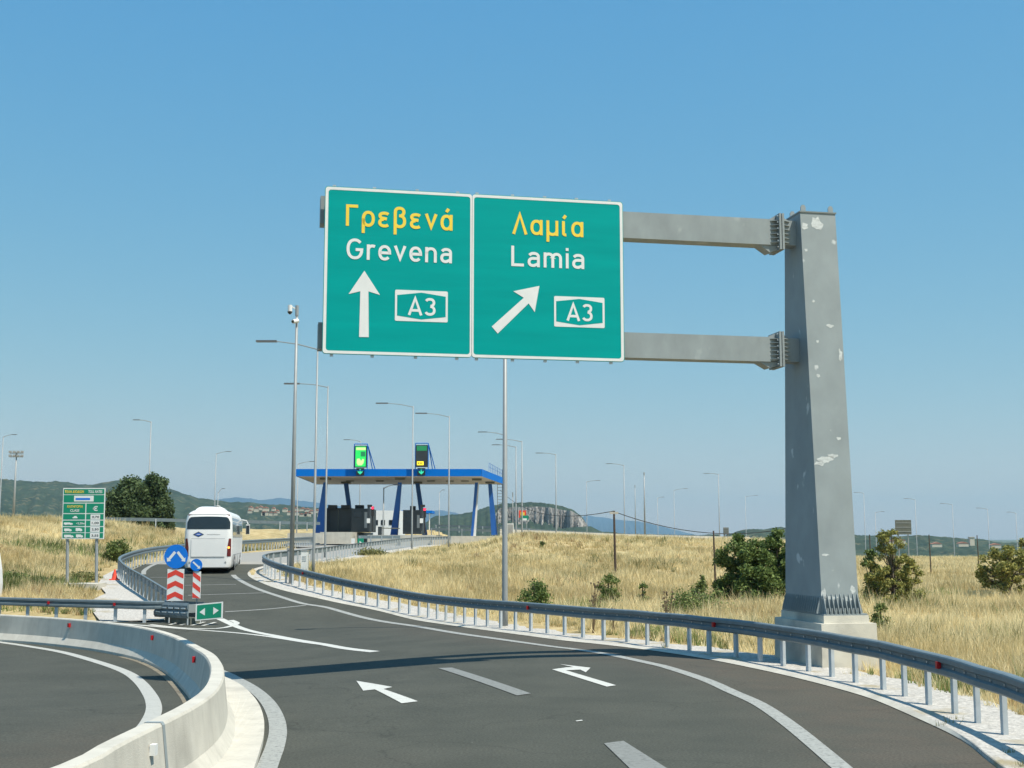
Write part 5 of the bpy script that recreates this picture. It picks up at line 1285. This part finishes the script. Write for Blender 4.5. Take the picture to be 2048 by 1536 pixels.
# ------------------------------------------------------------------ vegetation
def tri_mesh(name, co, faces, tint, m, parent=None):
    me = bpy.data.meshes.new(name); nv = len(co); nf = len(faces); k = faces.shape[1]
    if parent is not None: co = co-np.array(tuple(wloc(parent)))
    me.vertices.add(nv); me.vertices.foreach_set('co', co.astype(np.float32).ravel())
    me.loops.add(nf*k); me.loops.foreach_set('vertex_index', faces.astype(np.int32).ravel())
    me.polygons.add(nf); me.polygons.foreach_set('loop_start', np.arange(0, nf*k, k, dtype=np.int32)); me.polygons.foreach_set('loop_total', np.full(nf, k, np.int32))
    me.update(calc_edges=True)
    a = me.attributes.new('tint', 'FLOAT', 'POINT'); a.data.foreach_set('value', tint.astype(np.float32))
    me.materials.append(M[m]); o = bpy.data.objects.new(name, me); COL.objects.link(o)
    if parent is not None: o.parent = parent
    return o
def blades(px, py, pz, h, wd_, lean, tint):
    n = len(px); th = RNG.uniform(0, 2*np.pi, n); c, s = np.cos(th), np.sin(th)
    la = RNG.uniform(0, 2*np.pi, n); ll = h*lean*RNG.uniform(.1, 1, n)
    co = np.empty((n, 3, 3)); co[:, 0] = np.stack([px-c*wd_, py-s*wd_, pz-.04], 1); co[:, 1] = np.stack([px+c*wd_, py+s*wd_, pz-.04], 1)
    co[:, 2] = np.stack([px+np.cos(la)*ll, py+np.sin(la)*ll, pz+h], 1)
    return co.reshape(-1, 3), np.arange(3*n).reshape(-1, 3), np.repeat(tint, 3)
def vnoise(x, y, s, seed):
    r = np.random.default_rng(seed); o = np.zeros_like(x)
    for k in range(6):
        a = r.uniform(0, 2*np.pi); f = s*(1.5**k); o += np.sin((x*np.cos(a)+y*np.sin(a))*f+r.uniform(0, 6))*(.8**k)
    return o/2.6
def scatter(n, dmin, dmax, amin, amax, power):
    u = RNG.uniform(0, 1, n); e = 1-power
    r = (dmin**e+u*(dmax**e-dmin**e))**(1/e) if abs(e) > 1e-6 else dmin*(dmax/dmin)**u
    a = np.radians(RNG.uniform(amin, amax, n)); return r*np.sin(a), r*np.cos(a)
GO = np.array(gore)
def grass(name, n, dmin, dmax, amin, amax, label, mt, hmin, hmax, wk, power=.9, mask=None, tscale=.5, clump=.35, edge=1.75):
    K = 15; nc = n//K; cx, cy = scatter(nc, dmin, dmax, amin, amax, power)
    ins = inside(cx, cy) | inside(cx, cy, GO); d = np.minimum(dist_edges(cx, cy, REA), dist_edges(cx, cy, LEA))
    k = (~ins) & (d > edge+RNG.uniform(-.25, .5, nc))
    lg = (np.abs((np.stack([cx, cy], 1)-np.array([PC.x, PC.y]))@np.array([g_.x, g_.y])) < .75) & (np.abs((np.stack([cx, cy], 1)-np.array([PC.x, PC.y]))@np.array([b_.x, b_.y])) < 1.4)
    k &= ~lg
    if mask is not None: k &= mask(cx, cy)
    bare = vnoise(cx, cy, .45, 77)+.5*vnoise(cx, cy, 1.3, 78)
    k &= bare > RNG.uniform(-1.6, -.45, nc)                       # trodden and thin patches
    cx, cy, d, bare = cx[k], cy[k], d[k], bare[k]; cz_ = np.where(d < 1.7, G(cx, cy)+.05, T(cx, cy)); nk = len(cx)
    dist = np.hypot(cx, cy); tall = RNG.gamma(3.2, .26, nk)*np.clip(.65+.4*bare, .35, 1.25); rad = clump*(.22+dist/170)*RNG.uniform(.5, 1.3, nk)
    ti0 = .48+.36*vnoise(cx, cy, tscale, 5)+.2*vnoise(cx, cy, .11, 55)+RNG.normal(0, .2, nk)
    rp_ = lambda v: np.repeat(v, K)
    ox, oy = RNG.normal(0, 1, nk*K), RNG.normal(0, 1, nk*K); R2 = rp_(rad)*.45
    x, y, z, dd = rp_(cx)+ox*R2, rp_(cy)+oy*R2, rp_(cz_), rp_(dist)
    h = np.clip((hmin+(hmax-hmin)*np.clip(rp_(tall), .1, 1.9))*RNG.uniform(.45, 1.15, nk*K)*np.clip(.45+(rp_(d)-edge)/3.5, .45, 1), .06, 1.15)
    wd_ = wk*(.5+dd/38)
    ti = np.clip(rp_(ti0)+RNG.normal(0, .16, nk*K), 0, 1)
    th = RNG.uniform(0, 2*np.pi, nk*K); c_, s_2 = np.cos(th), np.sin(th); ll = h*(.18+.25*RNG.uniform(0, 1, nk*K))
    co = np.empty((nk*K, 3, 3)); co[:, 0] = np.stack([x-c_*wd_, y-s_2*wd_, z-.04], 1); co[:, 1] = np.stack([x+c_*wd_, y+s_2*wd_, z-.04], 1)
    co[:, 2] = np.stack([x+(ox*.8+RNG.normal(0, .6, nk*K))*ll, y+(oy*.8+RNG.normal(0, .6, nk*K))*ll, z+h], 1)
    co = co.reshape(-1, 3); f = np.arange(3*nk*K).reshape(-1, 3); t = np.repeat(ti, 3)
    return tag(tri_mesh(name, co, f, t, mt), label, kind='stuff')
EXTRA_MASK = lambda x, y: (vnoise(x, y, .12, 11)+.35*vnoise(x, y, .6, 12)) > -.55
grass('dry_grass', 430000, 11, 75, -14, 24.5, 'tall straw coloured dry grass behind the right guardrail', 'straw', .25, .62, .008, .9, None)
grass('dry_grass', 300000, 55, 130, -11, 24.5, 'straw coloured dry grass covering the embankment slope', 'straw', .16, .38, .008, 1.0, None)
grass('dry_grass', 300000, 50, 130, -25, -9, 'straw coloured dry grass on the left embankment', 'straw', .25, .6, .008, 1.0, None)
grass('dry_grass', 90000, 100, 235, 9, 24.5, 'straw coloured dry grass of the far right field', 'straw', .25, .5, .009, 1.0, None)
olive = lambda th, s=.22, sd=21: (lambda x, y: (vnoise(x, y, s, sd)) > th)
grass('olive_weeds', 100000, 14, 120, -14, 24.5, 'olive green weeds scattered through the dry grass', 'olive_grass', .2, .5, .011, 1.0, olive(.28))
grass('olive_weeds', 70000, 50, 120, -25, -9, 'olive and green weeds on the left embankment', 'olive_grass', .25, .6, .011, 1.0, olive(.25, .3, 8))
grass('rusty_weeds', 50000, 50, 120, -25, -9, 'reddish dry weeds on the left embankment', 'straw_rust', .2, .55, .010, 1.0, olive(.35, .25, 31))
grass('rusty_weeds', 90000, 20, 130, -2, 24.5, 'brownish dry weeds in the right field', 'straw_rust', .15, .4, .010, 1.0, olive(.25, .3, 44))
# sparse straws poking out of the gravel and pavement edge
grass('verge_weeds', 9000, 11, 60, -10, 24.5, 'sparse dry stalks growing in the gravel verge', 'straw', .08, .28, .006, .9, lambda x, y: (dist_edges(x, y, REA) < 2.2) & (vnoise(x, y, 1.2, 2) > .2), edge=.5)

grass('green_weeds', 110000, 52, 110, -25, -9, 'fresh green weeds low on the left embankment', 'leaf_weed', .35, .8, .014, 1.0, lambda x, y: (vnoise(x, y, .25, 91) > .1) & (T(x, y) < 2.2))
grass('green_weeds', 80000, 24, 70, 2, 24.5, 'fresh green weeds between the guardrail and the bushes', 'leaf_weed', .3, .62, .012, 1.0, lambda x, y: vnoise(x, y, .33, 95) > .55)
grass('edge_weeds', 14000, 11, 21, 8, 30, 'dark weeds and litter along the asphalt edge at lower right', 'olive_grass', .05, .16, .007, .9, lambda x, y: (dist_edges(x, y, REA) < .45), edge=.02)
def leaves(centers, radii, n, size, flat=.5, droop=0.0, shell=.45):
    """leaf quads in ellipsoid clumps"""
    k = RNG.integers(0, len(centers), n); C_ = np.array(centers)[k]; R_ = np.array(radii)[k]
    v = RNG.normal(0, 1, (n, 3)); v /= np.linalg.norm(v, axis=1)[:, None]; rad = np.clip(np.abs(RNG.normal(.72, .30, n)), 0, 1.2)[:, None]
    p = C_+v*R_*rad
    nd = RNG.normal(0, 1, (n, 3)); nd[:, 2] += flat; nd /= np.linalg.norm(nd, axis=1)[:, None]
    a = np.cross(nd, RNG.normal(0, 1, (n, 3))); a /= np.linalg.norm(a, axis=1)[:, None]; b = np.cross(nd, a)
    s = size*RNG.uniform(.6, 1.4, n)[:, None]
    co = np.stack([p-a*s*.5, p+b*s*.28, p+a*s*.5, p-b*s*.28], 1).reshape(-1, 3)
    ti = np.clip(.45+.25*v[:, 2]*0+RNG.normal(0, .25, n), 0, 1)
    return co, np.arange(4*n).reshape(-1, 4), np.repeat(ti, 4)
def tree(name, px, py_base, D, w_px, h_px, label, cat, lm, n, leaf, trunk_frac, seed, clumps=26, dense=.42, squash=.8, up=None, part='crown', shape='round'):
    global RNG
    RNG = np.random.default_rng(seed); rnd = random.Random(seed)
    base = at(px, py_base, D); bz = Tz(base.x, D)
    s = D/F; W = w_px*s; Htot = (at(px, py_base-h_px, D).z)-bz
    th = thing(name, Vector((base.x, D, bz)), label, cat)
    cz0 = bz+Htot*trunk_frac; cc_, rr2 = [], []; Hc = Htot*(1-trunk_frac)
    tr = MB(); tr.tube([(base.x, D, bz-.1), (base.x+W*.02, D, bz+Htot*.45), (base.x, D, bz+Htot*.8)], [max(.04, W*.028), max(.03, W*.02), .02], 7)
    for k in range(clumps):
        for _ in range(40):
            u, v, t = rnd.uniform(-1, 1), rnd.uniform(-1, 1), rnd.random()
            prof_w = {'round': math.sqrt(max(0, 1-(2*t-1)**2))*1.0, 'cone': (1-t)**.7*1.0+.12, 'bush': math.sqrt(max(0, 1-t*t))}[shape]
            if math.hypot(u, v) < prof_w: break
        r = dense*W*.5*rnd.uniform(.5, 1.05); c = Vector((base.x+u*(W*.5-r*.55), D+v*(W*.5-r*.55), cz0+t*(Hc-r*squash*1.0)+r*squash*.3))
        c.z = max(c.z, bz+r*squash*.35 if trunk_frac < .1 else c.z); cc_.append(tuple(c)); rr2.append((r, r, r*squash))
        if k % 2 == 0:
            st = Vector((base.x, D, bz+Htot*rnd.uniform(.15, .5))); tr.tube([st, st.lerp(c, .55)+Z*.05*Htot*rnd.uniform(-1, 1), c], [max(.02, W*.012), .02, .01], 5)
    tr.build('trunk', 'bark', th)
    co, f, t = leaves(cc_, rr2, n, leaf); tri_mesh(part, co, f, t, lm, th)
    return th
tree('round_tree', 258, 1040, 140, 100, 88, 'big dark round tree on the crest at left, its left half', 'tree', 'leaf_dark', 34000, .36, .0, 3, 130, .34, .9, shape='bush')
tree('round_tree', 303, 1040, 142, 88, 100, 'big dark tree on the crest at left, its taller right half', 'tree', 'leaf_dark', 34000, .36, .0, 4, 130, .34, .9, shape='bush')
tree('round_tree', 228, 1040, 143, 46, 66, 'smaller dark tree at the left foot of the big round tree', 'tree', 'leaf_dark', 12000, .36, .0, 5, 50, .45, .9, shape='bush')
tree('big_bush', 1488, 1178, 52, 150, 112, 'dense green bush left of the gantry pillar', 'bush', 'leaf_bush', 24000, .13, .0, 11, 95, .24, .8, shape='bush')
tree('big_bush', 1555, 1180, 53, 100, 122, 'taller green bush touching the gantry pillar', 'bush', 'leaf_bush', 22000, .13, .0, 12, 85, .25, .8, shape='bush')
tree('slim_tree', 1788, 1214, 50, 132, 180, 'yellow green young tree right of the gantry pillar', 'tree', 'leaf_yellow', 12500, .11, .06, 21, 110, .17, .8, shape='cone')
tree('slim_tree', 1742, 1176, 52, 50, 84, 'darker shrub between the pillar and the young tree', 'bush', 'leaf_bush', 3000, .12, .0, 22, 26, .36, .8, shape='bush')
tree('small_tree', 2018, 1192, 56, 124, 104, 'yellow green tree at the right edge of the view', 'tree', 'leaf_yellow', 9000, .12, .12, 23, 75, .2, .8, shape='round')
tree('small_tree', 2075, 1180, 58, 90, 122, 'taller tree cut off by the right edge of the view', 'tree', 'leaf_yellow', 6500, .12, .1, 24, 50, .25, .8, shape='round')
tree('shrub', 1762, 1262, 38, 48, 62, 'small dark shrub right of the gantry plinth', 'bush', 'leaf_weed', 2200, .08, 0, 31, 26, .52, .9, shape='cone')
tree('shrub', 1068, 1216, 46, 74, 64, 'dark green shrub behind the guardrail right of the near pole', 'bush', 'leaf_bush', 3600, .10, 0, 32, 34, .52, .9, shape='bush')
tree('shrub', 1216, 1188, 52, 58, 42, 'green shrub at the foot of the wooden pole', 'bush', 'leaf_weed', 2600, .10, 0, 33, 26, .52, .7, shape='bush')
tree('shrub', 1285, 1188, 52, 26, 30, 'tiny dark shrub in the dry grass right of the wooden pole', 'bush', 'leaf_bush', 700, .09, 0, 34, 12, .52, .9, shape='bush')
tree('shrub', 1390, 1216, 46, 140, 46, 'low bright green weed patch left of the big bush', 'bush', 'leaf_weed', 4200, .09, 0, 35, 45, .52, .6, shape='bush')
tree('shrub', 1402, 1174, 54, 38, 36, 'small green shrub at the left foot of the big bush', 'bush', 'leaf_weed', 1200, .10, 0, 36, 16, .52, .7, shape='bush')
tree('shrub', 232, 1116, 78, 56, 40, 'round olive bush right of the toll price board', 'bush', 'leaf_weed', 3000, .15, 0, 37, 26, .52, .8, shape='bush')
tree('shrub', 165, 1164, 64, 80, 22, 'olive weed clump at the foot of the toll price board', 'bush', 'olive_grass', 1800, .12, 0, 38, 26, .52, .5, shape='bush')
tree('shrub', 1086, 1100, 82, 16, 22, 'lone dark shrub high on the embankment slope', 'bush', 'leaf_weed', 400, .12, 0, 39, 8, .52, .9, shape='bush')
tree('shrub', 30, 1165, 62, 80, 26, 'low green clump at the far left foot of the embankment', 'bush', 'leaf_weed', 1800, .11, 0, 40, 26, .52, .5, shape='bush')
tree('shrub', 745, 1126, 92, 70, 24, 'olive bushes on the grass left of the display pole', 'bush', 'olive_grass', 2400, .16, 0, 41, 30, .52, .6, shape='bush')
tree('shrub', 1650, 1190, 47, 46, 30, 'low weeds hidden partly by the gantry pillar', 'bush', 'olive_grass', 900, .1, 0, 42, 14, .52, .6, shape='bush')
# dead thistles
def thistle(px, py, D, hpx, label, seed, n=9):
    rnd = random.Random(seed); b = at(px, py, D); bz = Tz(b.x, D); H_ = at(px, py-hpx, D).z-bz; th = thing('dead_thistle', Vector((b.x, D, bz)), label, 'plant', 'dead thistles by the guardrail')
    m_ = MB(); hd = MB()
    for k in range(n):
        a = rnd.uniform(0, 6.28); l = rnd.uniform(.03, .22); h = H_*rnd.uniform(.6, 1.0); p = Vector((b.x+math.cos(a)*l*1.2, D+math.sin(a)*l, bz+h)); mid = Vector((b.x+math.cos(a)*l*.4, D, bz+h*.5))
        m_.tube([(b.x+rnd.uniform(-.04, .04), D, bz-.05), mid, p], [.009, .007, .005], 4); hd.tube([p, p+Z*.03, p+Z*.06], [.012, .03, .02], 6)
        for q in range(2): pp = mid.lerp(p, rnd.uniform(.1, .8)); e2 = pp+Vector((rnd.uniform(-.1, .1), 0, rnd.uniform(.02, .12))); m_.tube([pp, e2], [.005, .003], 3); hd.tube([e2, e2+Z*.04], [.02, .012], 5)
    for mb_, nm in ((m_, 'stems'), (hd, 'seed_heads')):
        o = mb_.build(nm, 'thistle', th); o['kind'] = 'stuff'; a_ = o.data.attributes.new('tint', 'FLOAT', 'POINT'); a_.data.foreach_set('value', np.full(len(o.data.vertices), .3, np.float32))
thistle(1187, 1262, 38, 98, 'dead brown thistle tuft behind the guardrail below the green shrub', 1, 12); thistle(1227, 1266, 38, 58, 'shorter dead thistle just right of the thistle tuft', 2, 7)
thistle(1336, 1288, 35, 108, 'tall dead thistle behind the rail left of the bush', 3, 11); thistle(1300, 1284, 36, 60, 'low dead thistle between the two tall ones', 4, 7)

# ------------------------------------------------------------------ hills, cliff, mountains
def ridge(name, pts, D, depth, m, label, zb=-20, n=160, rough=2.0, seed=1, nd=14, steep=1.0, cat=None):
    r = np.random.default_rng(seed); pxs = np.array([p[0] for p in pts], float); pys = np.array([p[1] for p in pts], float)
    xs = np.linspace(pxs[0], pxs[-1], n); top = np.interp(xs, pxs, pys); k = np.array([.25, .5, .25]); top = np.convolve(np.pad(top, 1, mode='edge'), k, 'valid')
    m_ = MB()
    js = list(range(nd+1)); 
    for i, (px, py) in enumerate(zip(xs, top)):
        zt_ = at(px, py, D).z; xt = at(px, py, D).x
        for j in js:
            t = j/nd*2-1                                        # -1 front foot, 0 crest, 1 back foot
            h = (1-abs(t)**steep) if t > 0 else (1-abs(t))**steep
            y = D+t*depth; x = xt*(1+t*depth/D*.9)
            nz = rough*(math.sin(i*.37+j*1.3)+math.sin(i*.91+j*.6)*.6+r.normal(0, .5))*(abs(t)*1.5+.12)*h
            m_.v.append(Vector((x, y, zb+(zt_-zb)*h+nz)))
    nn = nd+1
    for i in range(n-1):
        for j in range(nd): m_.f.append((i*nn+j, (i+1)*nn+j, (i+1)*nn+j+1, i*nn+j+1))
    return tag(m_.build(name, m, smooth=True), label, kind='structure')
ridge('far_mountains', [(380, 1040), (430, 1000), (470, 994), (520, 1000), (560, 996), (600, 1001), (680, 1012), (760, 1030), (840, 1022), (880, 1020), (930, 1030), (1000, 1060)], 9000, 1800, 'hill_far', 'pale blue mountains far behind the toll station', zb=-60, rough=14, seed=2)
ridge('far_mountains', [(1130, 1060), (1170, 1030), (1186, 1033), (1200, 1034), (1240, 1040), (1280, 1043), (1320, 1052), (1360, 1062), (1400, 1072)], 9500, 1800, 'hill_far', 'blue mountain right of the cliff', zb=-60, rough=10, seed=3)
ridge('left_hills', [(-300, 960), (-60, 956), (20, 958), (60, 964), (110, 962), (160, 968), (190, 969), (215, 964), (260, 955), (330, 975), (370, 988), (410, 998), (440, 1002), (480, 1004), (540, 1008), (600, 1012), (680, 1020), (760, 1034), (830, 1048)], 2200, 700, 'hill_green', 'dark green wooded hills on the left horizon', rough=6, seed=4, n=260)
ridge('middle_hills', [(840, 1052), (870, 1032), (900, 1030), (940, 1025), (980, 1012), (1010, 1006), (1060, 1005), (1100, 1008), (1160, 1060)], 1900, 500, 'hill_mid', 'green hill joining the cliff behind the canopy', rough=4, seed=5)
ridge('cliff_toe', [(1080, 1062), (1140, 1055), (1180, 1052), (1200, 1062), (1260, 1068), (1330, 1070), (1400, 1070), (1440, 1068)], 1500, 300, 'hill_mid', 'low green slope at the foot of the cliff', rough=2, seed=6)
ridge('right_hills', [(1440, 1075), (1475, 1062), (1500, 1058), (1530, 1058), (1560, 1054), (1600, 1060), (1660, 1066), (1720, 1070), (1800, 1072), (1850, 1070), (1900, 1075), (1960, 1078), (2010, 1086), (2080, 1084), (2300, 1080)], 1700, 450, 'hill_green', 'low wooded hills on the right horizon', rough=3, seed=7, n=220)
# cliff: mesa with a steep ribbed rock face and a green cap
pts_t = [(985, 1034), (1000, 1014), (1030, 1012), (1050, 1012), (1075, 1011), (1100, 1013), (1125, 1018), (1145, 1021), (1160, 1030), (1172, 1045), (1180, 1060)]
CD = 1650; n = 300; xs = np.linspace(985, 1182, n); tp = np.interp(xs, [p[0] for p in pts_t], [p[1] for p in pts_t]); r = np.random.default_rng(9)
rib = np.zeros(n)
for k in range(60):
    c = r.uniform(0, n); wd2 = r.uniform(1.5, 7); rib += r.uniform(.3, 1)*np.exp(-((np.arange(n)-c)/wd2)**2)
m_ = MB(); nz = 26
for i in range(n):
    for j in range(nz+1):
        t = j/nz; off = 34*rib[i]*(1-.6*t)*(.8+.3*math.sin(t*7+i*.11))+r.normal(0, 2.0)-60*(1-t)**2*1.2
        D = CD+ (60*t) - off*.6; p = at(xs[i], 1066, CD); zt_ = at(xs[i], tp[i], CD).z; m_.v.append(Vector((p.x*D/CD, D, -20+(zt_+20)*t)))
for i in range(n-1):
    for j in range(nz): a = i*(nz+1)+j; m_.f.append((a, a+nz+1, a+nz+2, a+1))
tag(m_.build('cliff_face', 'cliff'), 'grey vertical rock cliff on the horizon', kind='structure')
ridge('cliff_top', [(980, 1040), (1000, 1010), (1030, 1006), (1060, 1004), (1090, 1006), (1120, 1011), (1145, 1019), (1162, 1031), (1180, 1058)], CD+180, 130, 'hill_mid', 'green scrub on top of the cliff', rough=2, seed=10)

# village houses on the left hill
rnd = random.Random(5)
vill = None
for k in range(26):
    px = 500+rnd.random()*150; py = 1016+rnd.random()*12+(px-500)*.03; D = 1480; c = at(px, py, D); w_ = rnd.uniform(4, 7); h = rnd.uniform(2.5, 4)
    th = thing('village_house', c, ['small pale house with red roof in the hillside village seen left of the toll canopy'][0], 'house', 'village houses on the hillside')
    MB().box(c, (w_, 6, h)).build('wall', 'cream', th); MB().prism([c+Vector((-w_*.55, -3.3, h/2)), c+Vector((w_*.55, -3.3, h/2)), c+Vector((0, -3.3, h/2+1.8))], (0, 6.6, 0)).build('roof', 'roof', th)
a = at(1943, 1083, 1150); th = thing('pale_tower', a, 'pale blocky tower on the right horizon', 'tower'); MB().box(a, (4.2, 4, 7.5)).build('shaft', 'cream', th); MB().box(a+Z*3.9, (5, 5, .5)).build('parapet', 'cream', th)
for k, (px, py) in enumerate(((1778, 1086), (1800, 1084), (1872, 1091), (1925, 1090), (1990, 1093))):
    a = at(px, py, 1150); th = thing('farm_house', a, ('pale low farm building left of the dark sign back', 'pale low farm building below the dark sign back', 'small pale house right of the first field post', 'small pale house just left of the tower', 'pale house near the rightmost lamp')[k], 'house'); MB().box(a, (9, 6, 3)).build('wall', 'cream', th); MB().prism([a+Vector((-5, -3.3, 1.5)), a+Vector((5, -3.3, 1.5)), a+Vector((0, -3.3, 3))], (0, 6.6, 0)).build('roof', 'roof', th)

# ------------------------------------------------------------------ haze
hz = MB().box((0, 0, 190), (29000, 29000, 540)); 
hm = bpy.data.materials.new('haze_air'); hm.use_nodes = True; n_ = hm.node_tree; n_.nodes.clear(); ou = n_.nodes.new('ShaderNodeOutputMaterial'); pv = n_.nodes.new('ShaderNodeVolumePrincipled')
pv.inputs['Color'].default_value = (.58, .84, .95, 1); pv.inputs['Density'].default_value = 9e-5; pv.inputs['Anisotropy'].default_value = .2
n_.links.new(pv.outputs[0], ou.inputs['Volume'])
tag(hz.build('haze', hm), 'thin blue summer haze', kind='stuff')
